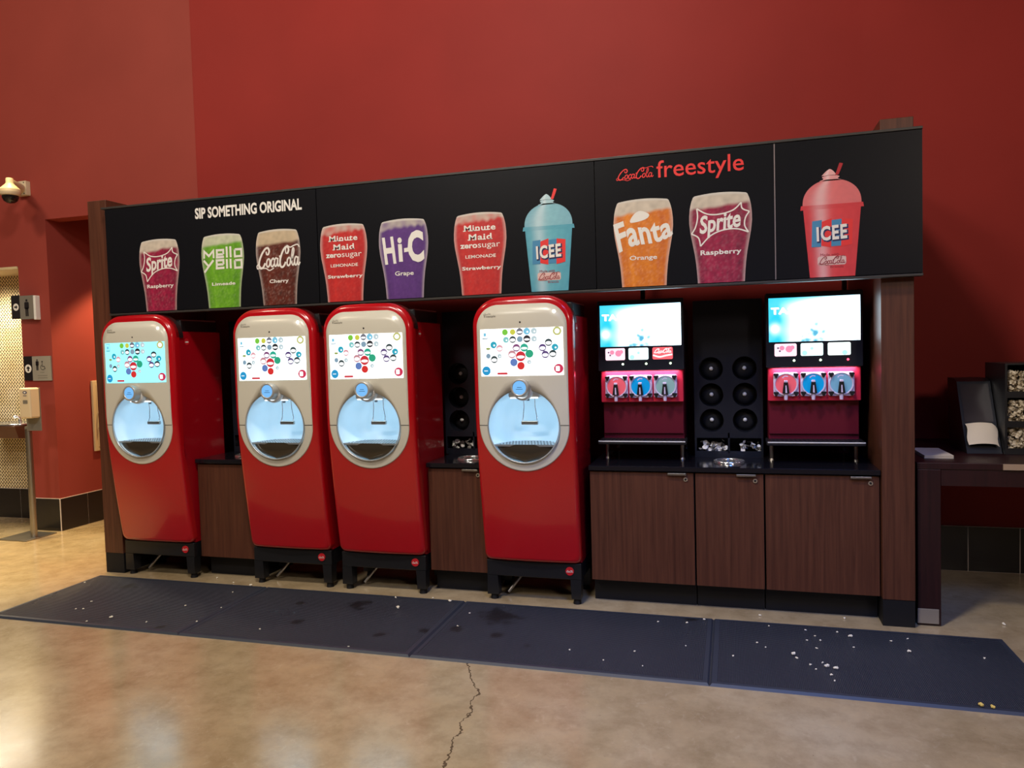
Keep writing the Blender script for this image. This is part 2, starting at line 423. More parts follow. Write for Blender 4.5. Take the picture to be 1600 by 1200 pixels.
SCRIPT = [  # flowing script lettering: (points, width)
    ([(.92, .62), (1.02, .78), (.94, .93), (.74, .90), (.48, .68), (.28, .38), (.24, .14), (.36, .03), (.54, .08), (.70, .26)], .085),
    ([(.92, .62), (.82, .66), (.80, .78)], .06),
    ([(.26, .06), (.12, .02), (.08, .14), (.20, .20), (.44, .04), (.74, .02), (1.0, -.08), (1.32, .02)], .045),
    ([(.98, .46), (.84, .36), (.80, .16), (.90, .08), (1.02, .18), (1.05, .36), (.98, .46)], .07),
    ([(1.34, .38), (1.30, .46), (1.16, .36), (1.12, .16), (1.22, .08), (1.36, .20)], .07),
    ([(1.60, .42), (1.48, .46), (1.38, .30), (1.40, .12), (1.49, .10), (1.60, .26), (1.64, .44)], .065),
    ([(1.64, .46), (1.60, .16), (1.68, .10), (1.78, .24)], .065),
    ([(1.74, .50), (1.88, .54)], .09),
    ([(2.34, .62), (2.44, .78), (2.36, .93), (2.16, .88), (1.94, .64), (1.80, .34), (1.80, .12), (1.92, .03), (2.08, .10), (2.20, .26)], .085),
    ([(2.34, .62), (2.24, .66), (2.22, .80), (2.34, .98), (2.56, .90), (2.84, .97), (3.10, 1.0), (3.22, .88)], .05),
    ([(2.48, .46), (2.34, .36), (2.30, .16), (2.40, .08), (2.52, .18), (2.55, .36), (2.48, .46)], .07),
    ([(2.60, .28), (2.78, .60), (2.82, .82), (2.74, .84), (2.66, .56), (2.64, .20), (2.72, .09), (2.82, .22)], .06),
    ([(3.06, .42), (2.94, .46), (2.84, .30), (2.86, .12), (2.95, .10), (3.06, .26), (3.10, .44)], .065),
    ([(3.10, .46), (3.06, .16), (3.14, .10), (3.22, .22)], .065)]
def script(g, x0, x1, z0, z1, y, mi=0, fn=None, k=1., rise=0):
    sx = (x1-x0)/3.15; sz = (z1-z0)/1.08
    for pts, wd in SCRIPT:
        g.stroke([(x0+(a-.08)*sx, z0+(b+.09)*sz+rise*(a-1.6)*sx) for a, b in pts], wd*k*(sx+sz)/2, y, mi, fn=fn)

# ------------------------------------------------------------------ setting
def structure(name, g, m): return g.build(name, m, kind='structure')
WX = -4.409                                       # outside corner where the left wall steps forward
structure('floor', G().box(-11, 6, -6, 8.6, -.1, 0), M_floor)
structure('ceiling', G().box(-11, 6, -6, 8.6, 6.0, 6.1), M_ceil)
g = G(); _w = [(WX, 5.5405), (.90, 5.70), (6, 5.70), (6, 5.85), (WX, 5.85)]; _n = len(_w)
g.add([(x, y, z) for z in (0, 6) for x, y in _w], [(i, (i+1) % _n, _n+(i+1) % _n, _n+i) for i in range(_n)]+[list(range(_n)), list(range(2*_n-1, _n-1, -1))])
structure('wall_back', g, M_red)
g = G()
g.box(-4.75, WX-.0005, 5.54, 5.70, 0, 6)
g.box(-6.10, -4.75, 5.54, 5.70, 2.925, 6)         # header over the corridor
g.box(-6.455, -6.10, 5.54, 8.4, 0, 6)             # pier and corridor side
g.box(-11, -6.455, 5.54, 6.1, 2.51, 6)            # over the drinking fountain alcove
structure('wall_left', g, M_red2)
structure('wall_corridor', G().box(-4.75, -4.6, 5.85, 8.4, 0, 3.02).box(-6.1, -4.6, 8.4, 8.5, 0, 3.02), M_red2)
structure('ceiling_corridor', G().box(-6.1, -4.75, 5.70, 8.4, 3.0, 3.1), M_ceil)
structure('wall_alcove', G().box(-11, -6.455, 5.95, 6.05, 0, 2.51), M_mosaic)
structure('trim_1', G().box(-11, -6.46, 5.535, 5.95, 2.49, 2.512), M_cream)
structure('wall_right', G().box(5.9, 6, -6, 5.7, 0, 6), M_dark_room)
structure('wall_front', G().box(-11, 6, -6.1, -6, 0, 6), M_dark_room)
structure('wall_far_left', G().box(-11.1, -11, -6, 6, 0, 6), M_dark_room)
def tiles_x(g, x0, x1, y, edges, h=.305):
    g.box(x0, x1, y-.008, y, 0, h+.004, 1)
    e = [x0]+[q for q in edges if x0 < q < x1]+[x1]
    for a, b in zip(e, e[1:]): g.box(a+(.003 if a != x0 else 0), b-(.003 if b != x1 else 0), y-.012, y-.008, .003, h, 0)
g = G(); tiles_x(g, .92, 5.9, 5.70, [1.526+.307*k for k in range(-20, 15)]); structure('baseboard_back', g, [M_tile, M_grout])
g = G()
tiles_x(g, -6.455, -6.10, 5.54, [])
tiles_x(g, -10.9, -6.455, 5.95, [-7.059+.307*k for k in range(-12, 2)])
g.box(-6.10, -6.092, 5.53, 8.4, 0, .309, 1)
for k in range(10):
    a = 5.535+.307*k; g.box(-6.092, -6.088, a+(.003 if k else 0), a+.304, .003, .305, 0)
structure('baseboard_left', g, [M_tile, M_grout])

# ------------------------------------------------------------------ the wooden kiosk
KF = 4.50
def end_panel(x0, x1, yb, label):
    t = thing('kiosk_end_panel', ((x0+x1)/2, KF, 0), label, 'panel')
    G().box(x0, x1, KF, yb, .150, 2.773, 0, .003).build('wood_panel', M_wood, t)
    G().box(x0+.001, x1-.001, KF+.004, yb, 0, .149).build('plinth', M_blackm, t)
end_panel(-4.552, -4.385, 5.535, 'tall walnut end panel at the left end of the drink station')
end_panel(.788, .952, 5.695, 'tall walnut end panel at the right end of the drink station, beside the desk')

def cabinet(x0, x1, label, door_hw=None, has_lock=True, handle=True):
    t = thing('base_cabinet', ((x0+x1)/2, 4.56, 0), label, 'cabinet', 'walnut base cabinets under the black worktops')
    G().box(x0+.002, x1-.002, 4.565, 5.20, .15, .835).build('carcass', M_blackm, t)
    G().box(x0+.002, x1-.002, 4.64, 5.20, 0, .149).build('kickboard', M_blackm, t)
    d = G().box(x0+.004, x1-.004, 4.54, 4.562, .153, .828, 0, .0015).build('door', M_wood, t)
    if handle:
        hx = x1-.10
        G().box(hx-.055, hx+.055, 4.518, 4.541, .815, .829, 0, .003).build('handle', M_steel, d)
    if has_lock:
        G().cyl((x1-.05, 4.533, .79), (x1-.05, 4.545, .79), .013, n=16).cyl((x1-.05, 4.530, .79), (x1-.05, 4.534, .79), .006, n=10, mi=1).build('lock', [M_chrome, M_black], d)
cabinet(-3.725, -3.262, 'narrow walnut cabinet between the first and second red machines from the left', has_lock=False, handle=False)
cabinet(-1.925, -1.525, 'narrow walnut cabinet between the third and fourth red machines')
cabinet(-.850, -.220, 'wide walnut cabinet under the left frozen drink machine')
cabinet(-.218, .174, 'narrow walnut cabinet under the lid dispenser and round steel ring')
cabinet(.176, .786, 'wide walnut cabinet under the right frozen drink machine')
def worktop(x0, x1, label):
    G().box(x0, x1, 4.52, 5.22, .836, .866, 0, .004).build('worktop', M_lam, None, label, 'countertop', 'black worktops')
worktop(-3.727, -3.260, 'short black worktop between the first and second red machines')
worktop(-1.927, -1.523, 'short black worktop between the third and fourth red machines')
worktop(-.852, .786, 'long black worktop carrying the two frozen drink machines')
def ring(x, y, label):
    G().lathe((x, y, .866), [(.070, .0), (.070, .010), (.074, .014), (.088, .014), (.093, .010), (.094, 0)], n=40).lathe((x, y, .8665), [(0, 0), (.070, .0)], n=40, mi=1).build('trash_ring', [M_chrome, M_black], None, label, 'ring', 'steel rings in the worktops')
ring(-.02, 4.745, 'round chrome ring set in the long worktop before the lid dispenser')
ring(-1.68, 4.72, 'round chrome ring on the short worktop left of the fourth red machine')
ring(-3.42, 4.72, 'round chrome ring on the short worktop left of the second red machine')

G().box(-4.384, .787, 5.30, 5.32, 0, .80).build('dark_backing_board', M_blackm, None, 'long black board added for the dark low behind the soda machines and cabinets', 'board')  # added board, turns the see-through gap under the machines dark
# ------------------------------------------------------------------ sign
YS = 4.43
sign = thing('menu_sign', (-1.68, YS, 1.937), 'long black drink menu fascia across the top of the drink station', 'sign')
SX = [-4.33, -2.607, -.757, .245, .981]
Z0, Z1 = 1.937, 2.682
pan = []
for i in range(4):
    pan.append(G().box(SX[i]+.003, SX[i+1]-.003, YS, YS+.03, Z0, Z1).build('sign_panel', M_sign, sign))
G().box(SX[0], SX[4], YS+.012, YS+.05, Z0-.004, Z1+.003).build('backing', M_black, sign)
G().box(SX[0]-.03, SX[4], YS-.004, YS+.05, Z1+.0035, Z1+.018, 0, .002).build('top_trim', M_trim, sign)
G().box(SX[0], SX[4], YS-.002, YS+.05, Z0-.018, Z0-.0045, 0, .002).build('bottom_trim', M_trim, sign)
G().box(-4.38, .784, YS+.051, 4.92, 2.655, 2.675).build('hidden_light_blocker', M_black, sign)  # unseen panel added to keep light out of the kiosk
G().box(SX[3]-.0026, SX[3]+.0026, YS-.001, YS+.012, Z0, Z1).build('divider', M_mtrim, sign)
Y1, Y2, Y3 = YS-.0012, YS-.0024, YS-.0036

def nz(x, y, s=1): return noise.noise(Vector((x*s, y*s, 3.7)))
def mixt(a, b, t): t = min(1, max(0, t)); return tuple(p+(q-p)*t for p, q in zip(a, b))
GP = [(0, .128), (.10, .131), (.22, .136), (.33, .143), (.45, .154), (.57, .165), (.68, .171), (.76, .1705), (.85, .166), (.93, .157), (.985, .148), (1, .140)]
def hw_glass(t):
    for (a, p), (b, q) in zip(GP, GP[1:]):
        if t <= b: return p+(q-p)*(t-a)/(b-a)
    return GP[-1][1]
def glass(cx, body, dark, foam, foam_t, seed, panel, ice=False, bubbles=.5):
    H = .501; nx, nzz = 30, 64; vs = []; cs = []
    for j in range(nzz+1):
        t = j/nzz
        for i in range(nx+1):
            u = -1+2*i/nx
            vs.append((cx+u*hw_glass(t), Y1, Z0+t*H+(.012*(1-u*u)-.008 if t > .9 else 0)*(t-.9)*10 if t > .9 else Z0+t*H))
            f = nz(u*2.2+seed, t*5, 3.2)*.5+nz(u*5+seed, t*14, 3)*.5
            c = mixt(body, dark, .45+.55*f+.35*(abs(u) > .55)*.5-.25*math.exp(-((u+.55)/.18)**2))
            c = mixt(c, (1, .9, .85), max(0, nz(u*14+seed, t*40, 1))*bubbles*.22)
            lv = foam_t+.025*u+.02*nz(u*3, seed)+(.03*nz(u*5+seed, 2) if ice else 0)
            if t > lv:
                fc = mixt(foam, tuple(q*.72 for q in foam), .5+.6*nz(u*6+seed, t*18))
                if ice: fc = mixt(fc, body, .35+.5*nz(u*4+seed, t*9))
                c = mixt(c, fc, (t-lv)/.035)
            ed = max(0, (abs(u)-.86)/.14)
            c = mixt(c, (.62, .56, .52), ed*.55)
            if t > .975: c = mixt(c, (.62, .60, .56), .8)
            cs.append(c)
    n = nx+1
    fs = [(j*n+i, j*n+i+1, (j+1)*n+i+1, (j+1)*n+i) for j in range(nzz) for i in range(nx)]
    return G().add(vs, fs, 0, True, cs).build('drink_picture', M_print, panel)
FOAM = lin(214, 202, 186); FOAMC = lin(205, 185, 155); CLEAR = lin(200, 192, 180)
RASP = lin(176, 28, 74), lin(92, 14, 44); LIME = lin(120, 185, 40), lin(70, 130, 22)
COLA = lin(110, 40, 22), lin(48, 16, 12); STRAW = lin(205, 46, 42), lin(165, 28, 34)
GRAPE = lin(98, 56, 135), lin(74, 40, 110); ORAN = lin(232, 140, 30), lin(190, 88, 22)
CA, CL, CC, CS1, CG, CS2, CF, CR = -3.872, -3.346, -2.909, -2.418, -1.993, -1.478, -.479, -.047
glass(CA, *RASP, FOAM, .84, 1, pan[0]); glass(CL, *LIME, lin(206, 210, 180), .85, 2, pan[0]); glass(CC, *COLA, FOAMC, .80, 3, pan[0], bubbles=.8)
glass(CS1, *STRAW, CLEAR, .88, 4, pan[1], True, .2); glass(CG, *GRAPE, CLEAR, .88, 5, pan[1], True, .1); glass(CS2, *STRAW, CLEAR, .88, 6, pan[1], True, .2)
glass(CF, *ORAN, FOAM, .83, 7, pan[2], bubbles=.7); glass(CR, *RASP, FOAM, .84, 8, pan[2])
STAR = [(-.128, .423), (-.072, .389), (-.004, .383), (.07, .401), (.114, .44), (.119, .406), (.157, .387), (.136, .354), (.131, .311), (.151, .273), (.089, .295), (.015, .293), (-.054, .266), (-.11, .21), (-.121, .258), (-.159, .282), (-.137, .317), (-.124, .372)]
def star_logo(cx, panel):
    g = G(); idx = [0, 4, 6, 9, 13, 15, 18]
    s = STAR+[STAR[0]]
    for a, b in zip(idx, idx[1:]): g.stroke([(cx+x, Z0+z) for x, z in s[a:b+1]], .0075, Y2, taper=False)
    g.text('Sprite', cx-.118, cx+.112, Z0+.262, Z0+.392, Y2, 0, shear=.28, bold=.028, rot=.13)
    g.build('lettering', M_wprint, panel)
star_logo(CA, pan[0]); star_logo(CR, pan[2])
MELLO = [[(-.150, .344), (-.147, .393), (-.110, .359), (-.072, .394), (-.072, .343)], [(.007, .365), (-.044, .365), (-.044, .394), (.008, .394), (.008, .365)], [(-.044, .365), (-.046, .346), (.012, .347)],
         [(.036, .415), (.036, .340)], [(.066, .415), (.066, .340)], [(.100, .391), (.152, .391), (.152, .344), (.100, .344), (.100, .391)],
         [(-.153, .330), (-.114, .288), (-.074, .329)], [(-.114, .288), (-.151, .248)], [(.006, .296), (-.048, .296), (-.048, .325), (.006, .325), (.006, .296)], [(-.048, .296), (-.050, .271), (.012, .272)],
         [(.034, .330), (.034, .265)], [(.063, .330), (.063, .265)], [(.098, .318), (.150, .318), (.150, .267), (.098, .267), (.098, .318)]]
g = G()
for s in MELLO: g.stroke([(CL+x, Z0+z) for x, z in s], .0155, Y2, smooth=False)
g.build('lettering', M_wprint, pan[0])
g = G(); script(g, CC-.166, CC+.166, Z0+.232, Z0+.392, Y2, k=1.25); g.build('lettering', M_wprint, pan[0])
def lemonade(cx, panel):
    g = G()
    g.text('Minute', cx-.102, cx+.103, Z0+.393, Z0+.430, Y2, bold=.022, spacing=1.1)
    g.text('Maid', cx-.073, cx+.076, Z0+.336, Z0+.374, Y2, bold=.022, spacing=1.1)
    # slab feet under the upright stems
    for x, z in ((-.099, .393), (-.066, .393), (-.047, .393), (-.030, .393), (-.010, .393), (.048, .393), (-.070, .336), (-.040, .336), (.028, .336), (.070, .336)):
        g.box(cx+x-.010, cx+x+.010, Y2, Y2+.0002, Z0+z, Z0+z+.006)
    g.build('brand_lettering', M_wprint, panel); g = G()
    g.text('zero', cx-.131, cx-.018, Z0+.288, Z0+.313, Y2, bold=.03)
    g.text('sugar', cx-.014, cx+.129, Z0+.277, Z0+.313, Y2)
    g.build('brand_lettering', M_wprint, panel); g = G()
    g.text('LEMONADE', cx-.098, cx+.100, Z0+.226, Z0+.246, Y2, bold=.015)
    g.build('lettering', M_wprint, panel); g = G()
    g.text('Strawberry', cx-.122, cx+.132, Z0+.147, Z0+.176, Y2, bold=.028, spacing=1.05)
    g.build('lettering', M_wprint, panel)
lemonade(CS1, pan[1]); lemonade(CS2, pan[1])
g = G()
g.text('H', CG-.144, CG-.056, Z0+.222, Z0+.396, Y2, bold=.035, rot=.05, shear=-.10); g.text('i', CG-.040, CG-.006, Z0+.234, Z0+.388, Y2, bold=.03, shear=-.05)
g.flat([(CG+.004, Z0+.292), (CG+.046, Z0+.296), (CG+.046, Z0+.322), (CG+.004, Z0+.318)], Y2); g.text('C', CG+.030, CG+.140, Z0+.224, Z0+.426, Y3, bold=.045, rot=.03)
g.build('brand_lettering', M_wprint, pan[1]); g = G()
g.text('Grape', CG-.064, CG+.065, Z0+.138, Z0+.174, Y2, bold=.015); g.build('lettering', M_wprint, pan[1])
g = G()
g.text('Fanta', CF-.160, CF+.162, Z0+.238, Z0+.388, Y2, bold=.03, rot=.19, spacing=1.04, warp=lambda X, Z, u, t: (X, Z*(1.15-.35*u)+.012*math.sin(u*PI*2)))
g.flat(curve([(CF-.072, Z0+.372), (CF-.055, Z0+.415), (CF-.015, Z0+.436), (CF+.036, Z0+.412), (CF+.010, Z0+.384)], True)[:-1], Y2)
g.build('brand_lettering', M_wprint, pan[2]); g = G(); g.text('Orange', CF-.081, CF+.077, Z0+.146, Z0+.180, Y2, bold=.015); g.build('lettering', M_wprint, pan[2])
for txt, cx, a, b, z, h, pn in (('Raspberry', CA, -.113, .113, .155, .034, 0), ('Limeade', CL, -.094, .094, .153, .022, 0), ('Cherry', CC, -.073, .074, .140, .032, 0), ('Raspberry', CR, -.111, .112, .150, .036, 2)):
    G().text(txt, cx+a, cx+b, Z0+z, Z0+z+h, Y2, bold=.028, spacing=1.05).build('lettering', M_wprint, pan[pn])
g = G(); g.text('SIP SOMETHING ORIGINAL', -3.555, -2.715, 2.556, 2.632, Y1, bold=.034, spacing=1.0); g.build('headline', M_wprint, pan[0])
g = G(); g.text('freestyle', -.396, .084, 2.523, 2.651, Y1, bold=.006); script(g, -.627, -.414, 2.552, 2.622, Y1, k=1.1); g.build('headline', M_rprint, pan[2])

def slush(cx, col, dark, straw, panel, seed):
    vs = []; cs = []; fs = []
    H1 = .368
    def grid(fx, z0, z1, nx, nn, shade):
        b = len(vs)
        for j in range(nn+1):
            t = j/nn; z = z0+(z1-z0)*t; a = fx(t)
            for i in range(nx+1):
                u = -1+2*i/nx; vs.append((cx+a[0]+u*a[1], Y1, Z0+z)); cs.append(shade(u, t))
        for j in range(nn):
            for i in range(nx): fs.append((b+j*(nx+1)+i, b+j*(nx+1)+i+1, b+(j+1)*(nx+1)+i+1, b+(j+1)*(nx+1)+i))
    def sh(u, t):
        f = nz(u*3+seed, t*6, 2)
        return mixt(mixt(col, dark, .35+.4*abs(u)+.25*f), (.9, .95, 1), max(0, .35*math.exp(-((u+.4)/.25)**2)))
    grid(lambda t: (0, .114+.031*t), 0, .3685, 24, 30, sh)                       # cup
    grid(lambda t: (0, .160-.004*t), .368, .392, 24, 4, lambda u, t: mixt(sh(u, t), dark, .3))   # rim
    grid(lambda t: (0, .148*math.sqrt(max(0, 1-(t*.985)**2.3))), .392, .525, 24, 20, lambda u, t: mixt(sh(u, t), (1, 1, 1), .12))   # dome
    grid(lambda t: (-.004, .058*(1-.35*t)*(.85+.15*math.cos(t*9))), .518, .548, 16, 8, lambda u, t: mixt(sh(u, t), (1, 1, 1), .30))
    grid(lambda t: (-.012+.004*t, .036*(1-t)**.7+.002), .546, .580, 12, 8, lambda u, t: mixt(sh(u, t), (1, 1, 1), .38))
    p = G().add(vs, fs, 0, True, cs).build('drink_picture', M_print, panel)
    st = G().flat([(cx+.018, Z0+.545), (cx+.036, Z0+.548), (cx+.058, Z0+.605), (cx+.040, Z0+.610)], Y2).build('straw_picture', straw, p)
    g = G()
    for k, (a, b, mi) in enumerate(((-.104, -.055, 1), (-.055, -.005, 0), (-.005, .045, 1), (.045, .100, 0))):
        z = .006*math.sin(k*1.6); g.flat([(cx+a, Z0+.165+z), (cx+b, Z0+.165-z), (cx+b+.004, Z0+.310+z), (cx+a+.004, Z0+.306-z)], Y2, mi)
    g.text('ICEE', cx-.078, cx+.084, Z0+.190, Z0+.276, Y3+.0006, 3, bold=.07, shear=.05, rot=.06, spacing=1.08)
    g.text('ICEE', cx-.080, cx+.076, Z0+.198, Z0+.278, Y3-.0004, 2, bold=.035, shear=.05, rot=.06, spacing=1.15)
    g.text('Made with', cx-.060, cx+.034, Z0+.114, Z0+.128, Y2, 4); g.rrect(cx-.074, cx+.070, Z0+.064, Z0+.112, .012, Y2, 5)
    script(g, cx-.068, cx+.064, Z0+.064, Z0+.112, Y3, 4, k=1.1)
    g.text('Brands', cx-.010, cx+.056, Z0+.048, Z0+.060, Y2, 4)
    g.build('lettering', [M_rprint, M_bprint, M_wprint, M_nprint, mat('maroon_print', lin(150, 40, 50), .5), mat('pale_print', lin(222, 190, 185), .5)], p)
slush(-1.043, lin(110, 188, 204), lin(70, 150, 178), M_rprint, pan[1], 11)
slush(.536, lin(226, 70, 74), lin(196, 46, 56), mat('dark_red_print', lin(170, 30, 40), .5), pan[3], 12)

# ------------------------------------------------------------------ touch screen soda machines
HW = .317; ZT, ZB = 1.907, .262; NC = (0, 1.1255); NR = .226
def yfr(z):
    return 4.337+.115*max(0, (1.2-z)/.94)**1.3+(.022*((z-1.72)/.187)**2 if z > 1.72 else 0)
def F(x, z): return yfr(z)+.026*(x/HW)**2
def shell_outline(d, n=14):
    hw, zt, zb = HW-d, ZT-d, ZB+d; R, r = .165-d, .04; o = []
    def arc(cx, cz, rr, a0, a1, k):
        for i in range(k+1): a = math.radians(a0+(a1-a0)*i/k); o.append((cx+rr*math.cos(a), cz+rr*math.sin(a)))
    for k in range(14): o.append((hw-.004*(1-k/14), zb+r+(zt-R-zb-r)*k/14))
    arc(hw-R, zt-R, R, 0, 90, n)
    for k in range(1, 8): o.append((hw-R-2*(hw-R)*k/8, zt))
    arc(-hw+R, zt-R, R, 90, 180, n)
    for k in range(1, 14): o.append((-hw+.004*k/14, zt-R-(zt-R-zb-r)*k/14))
    arc(-hw+.004+r, zb+r, r, 180, 270, 5)
    for k in range(1, 12): o.append((-hw+r+.004+2*(hw-r-.004)*k/12, zb))
    arc(hw-.004-r, zb+r, r, 270, 355, 5)
    return [(x, z+(.012*(1-(x/hw)**2)-.006 if z > zt-.02 else 0)) for x, z in o]
def face_outline(n=20):
    hw, zt, R = .281, 1.863, .135; o = []; zc = 1.13
    def arc(cx, cz, rr, a0, a1, k):
        for i in range(k+1): a = math.radians(a0+(a1-a0)*i/k); o.append((cx+rr*math.cos(a), cz+rr*math.sin(a)))
    for k in range(10): o.append((hw, zc+(zt-R-zc)*k/10))
    arc(hw-R, zt-R, R, 0, 90, n)
    for k in range(1, 8): o.append((hw-R-2*(hw-R)*k/8, zt))
    arc(-hw+R, zt-R, R, 90, 180, n)
    for k in range(1, 10): o.append((-hw, zt-R-(zt-R-zc)*k/10))
    arc(0, zc, hw, 180, 359, 48)
    return o
def holed_sheet(g, outline, r, off, rings, mi=0, inner_depth=0, edge=0):
    rows = []
    hole = []
    for x, z in outline:
        a = math.atan2(z-NC[1], x-NC[0]); hole.append((NC[0]+r*math.cos(a), NC[1]+r*math.sin(a)))
    if inner_depth: rows.append([(x, F(x, z)+off+inner_depth, z) for x, z in hole])
    for k in range(rings+1):
        t = k/rings; rows.append([(hx+(ox-hx)*t, F(hx+(ox-hx)*t, hz+(oz-hz)*t)+off, hz+(oz-hz)*t) for (hx, hz), (ox, oz) in zip(hole, outline)])
    if edge: rows.append([(x, F(x, z)+off+edge, z) for x, z in outline])
    n = len(outline); vs = [p for r_ in rows for p in r_]
    return g.add(vs, [(k*n+i, k*n+(i+1) % n, (k+1)*n+(i+1) % n, (k+1)*n+i) for k in range(len(rows)-1) for i in range(n)], mi, True), rows[-1]
ICONS = [(.315, .075, .032, 'lime'), (.41, .075, .030, 'yellow'), (.495, .072, .036, 'greyd'), (.58, .07, .036, 'lblue'), (.665, .068, .032, 'pale'), (.935, .083, .044, 'oliver'),
         (.325, .235, .032, 'tealp'), (.408, .233, .036, 'darkw'), (.495, .23, .032, 'greyb'), (.58, .228, .038, 'black'), (.665, .23, .030, 'pale'),
         (.168, .335, .036, 'cyan'), (.243, .41, .036, 'pinky'), (.098, .415, .026, 'olive'), (.098, .57, .026, 'greyb'), (.24, .575, .024, 'pale'), (.172, .645, .038, 'darkw'),
         (.45, .41, .040, 'rwb'), (.545, .41, .042, 'greenw'), (.395, .545, .042, 'pinkr'), (.50, .59, .052, 'redw'), (.605, .54, .042, 'green'), (.415, .715, .040, 'blue'), (.50, .79, .040, 'red'), (.60, .715, .022, 'pale'),
         (.833, .315, .038, 'darkw'), (.762, .42, .038, 'purw'), (.906, .415, .034, 'cyan'), (.792, .565, .038, 'purw'), (.88, .55, .038, 'darkw'),
         (.068, .885, .048, 'bluec'), (.943, .865, .048, 'crim')]
IC = {'lime': (120, 200, 60), 'yellow': (205, 205, 70), 'greyd': (110, 112, 125), 'lblue': (120, 195, 225), 'pale': (190, 210, 215), 'oliver': (190, 190, 110), 'tealp': (130, 200, 200), 'darkw': (42, 62, 66), 'greyb': (130, 160, 180), 'black': (30, 34, 42),
      'cyan': (30, 165, 190), 'pinky': (225, 160, 170), 'olive': (150, 165, 90), 'rwb': (130, 70, 120), 'greenw': (30, 170, 140), 'pinkr': (200, 140, 150), 'redw': (205, 36, 52), 'green': (30, 165, 125), 'blue': (95, 125, 190), 'red': (215, 36, 36), 'purw': (86, 62, 120), 'bluec': (20, 150, 205), 'crim': (205, 40, 80)}
IK = list(IC); M_icons = [emis('icon_'+k, lin(*IC[k]), 1.0) for k in IK]; M_iconw = emis('icon_white', (1, 1, 1), 1.2)
M_icondark = emis('icon_outline', lin(70, 120, 140), 1.)
M_btn = emis('pour_button_face', lin(120, 190, 250), 1.0)
BD = [(300, 'badge')]
def soda_machine(cx, screen_col, label, ses=2.4):
    t = thing('soda_machine', (cx, 4.62, 0), label, 'drink machine', 'red touch screen soda machines')
    g = lambda: G(cx)
    # cabinet behind the front door
    prof = [(4.425, 1.785), (4.425, 1.25), (4.455, .8), (4.515, .262), (4.875, .262), (4.875, 1.785)]
    g().prism_x(prof, .290, .308).prism_x(prof, -.308, -.290).box(-.29, .29, 4.64, 4.875, .262, 1.785).box(-.29, .29, 4.425, 4.64, 1.40, 1.785).box(-.29, .29, 4.525, 4.64, .262, .86).build('cabinet', M_mside, t)
    # red front door with rounded rim and round opening
    s = g(); rr = .036; _, last = holed_sheet(s, shell_outline(rr), NR+.012, 0, 10)
    prev = last; n = len(last); vs = [tuple(p) for p in prev]
    base = shell_outline(rr)
    rows = [prev]
    for k in range(1, 7):
        a = k/6*PI/2; o = shell_outline(rr*(1-math.sin(a)))
        rows.append([(x, F(bx, bz)+rr*(1-math.cos(a)), z) for (x, z), (bx, bz) in zip(o, base)])
    rows.append([(x, max(4.428, y+.006) if z > .9 else y+.03, z) for x, y, z in rows[-1]])
    vs = [p for r_ in rows for p in r_]
    s.add(vs, [(k*n+i, k*n+(i+1) % n, (k+1)*n+(i+1) % n, (k+1)*n+i) for k in range(len(rows)-1) for i in range(n)], 0, True)
    door = s.build('front_door', M_mred, t)
    bk = [(x, z) for x, y, z in rows[-1] if z > 1.70]
    g().prism_y(bk, 4.40, 4.47).box(-.296, .296, 4.471, 4.86, 1.7855, 1.872, 0, .01).build('top_cover', M_black, t)
    # silver face
    s = g(); holed_sheet(s, face_outline(), NR, -.004, 8, 0, .02, .006); face = s.build('face_panel', M_face, t)
    for sg in (-1, 1):
        s = g()
        a = [sg*(NR+.002+(HW-.036-NR-.002)*k/6) for k in range(7)]
        vs = [(x, F(x, z)-.0048, z) for x in a for z in (1.1285, 1.1325)]
        s.add(vs, [(2*k, 2*k+1, 2*k+3, 2*k+2) for k in range(6)])
        s.build('door_seam', M_black, door)
    # screen
    fx = lambda x, z: F(x-cx, z)-4.337
    sx0, sx1, sz0, sz1 = -.2575, .2575, 1.432, 1.717
    s = G(); out = rrect(cx+sx0, cx+sx1, sz0, sz1, .008)
    xs = [cx+sx0+(sx1-sx0)*k/24 for k in range(25)]
    vs = [(x, 4.337-.0055+fx(x, z), z) for x in xs for z in (sz0, sz1)]
    s.add(vs, [(2*k, 2*k+1, 2*k+3, 2*k+2) for k in range(24)], 0)
    W_, H_ = sx1-sx0, sz1-sz0
    for u, v, r, k in ICONS:
        x, z = cx+sx0+u*W_, sz1-v*H_; R = r*W_*1.14
        if k == 'oliver':
            s.disc(x, z, R, 4.337-.0065, 2+IK.index(k), fn=fx, n=18); s.disc(x, z, R*.6, 4.337-.0072, 1, fn=fx, n=14); continue
        if k == 'olive': s.disc(x, z, R, 4.337-.0065, 2+IK.index(k), fn=fx, n=16, rz=R*.5); continue
        s.disc(x, z, R, 4.337-.0065, 2+IK.index(k), fn=fx, n=18)
        if k in ('darkw', 'purw', 'rwb', 'redw', 'pinkr', 'black', 'greyd', 'pinky', 'greenw'):
            h = .32 if k in ('redw', 'black', 'greyd', 'greenw') else .5
            s.flat([(x+R*.82*math.cos(a)*1., z-R*.15+R*h*math.sin(a)) for a in [2*PI*i/12 for i in range(12)]], 4.337-.0072, 1, fx)
        if k == 'crim': s.rrect(x-R*.62, x+R*.25, z-R*.55, z+R*.55, R*.2, 4.337-.0072, 1, fx)
        if k == 'bluec': s.box(x-R*.5, x+R*.5, 4.337-.0074+fx(x, z), 4.337-.0072+fx(x, z), z-R*.08, z+R*.08, 1)
        if k in ('lblue', 'tealp', 'pale', 'cyan'): s.disc(x+R*.2, z-R*.15, R*.3, 4.337-.0072, 1, fn=fx, n=10)
    q = 2+len(IK)
    s.rrect(cx+sx0+.205*W_, cx+sx0+.335*W_, sz0+.03*H_, sz0+.075*H_, .006, 4.337-.0065, 2+IK.index('redw'), fx)
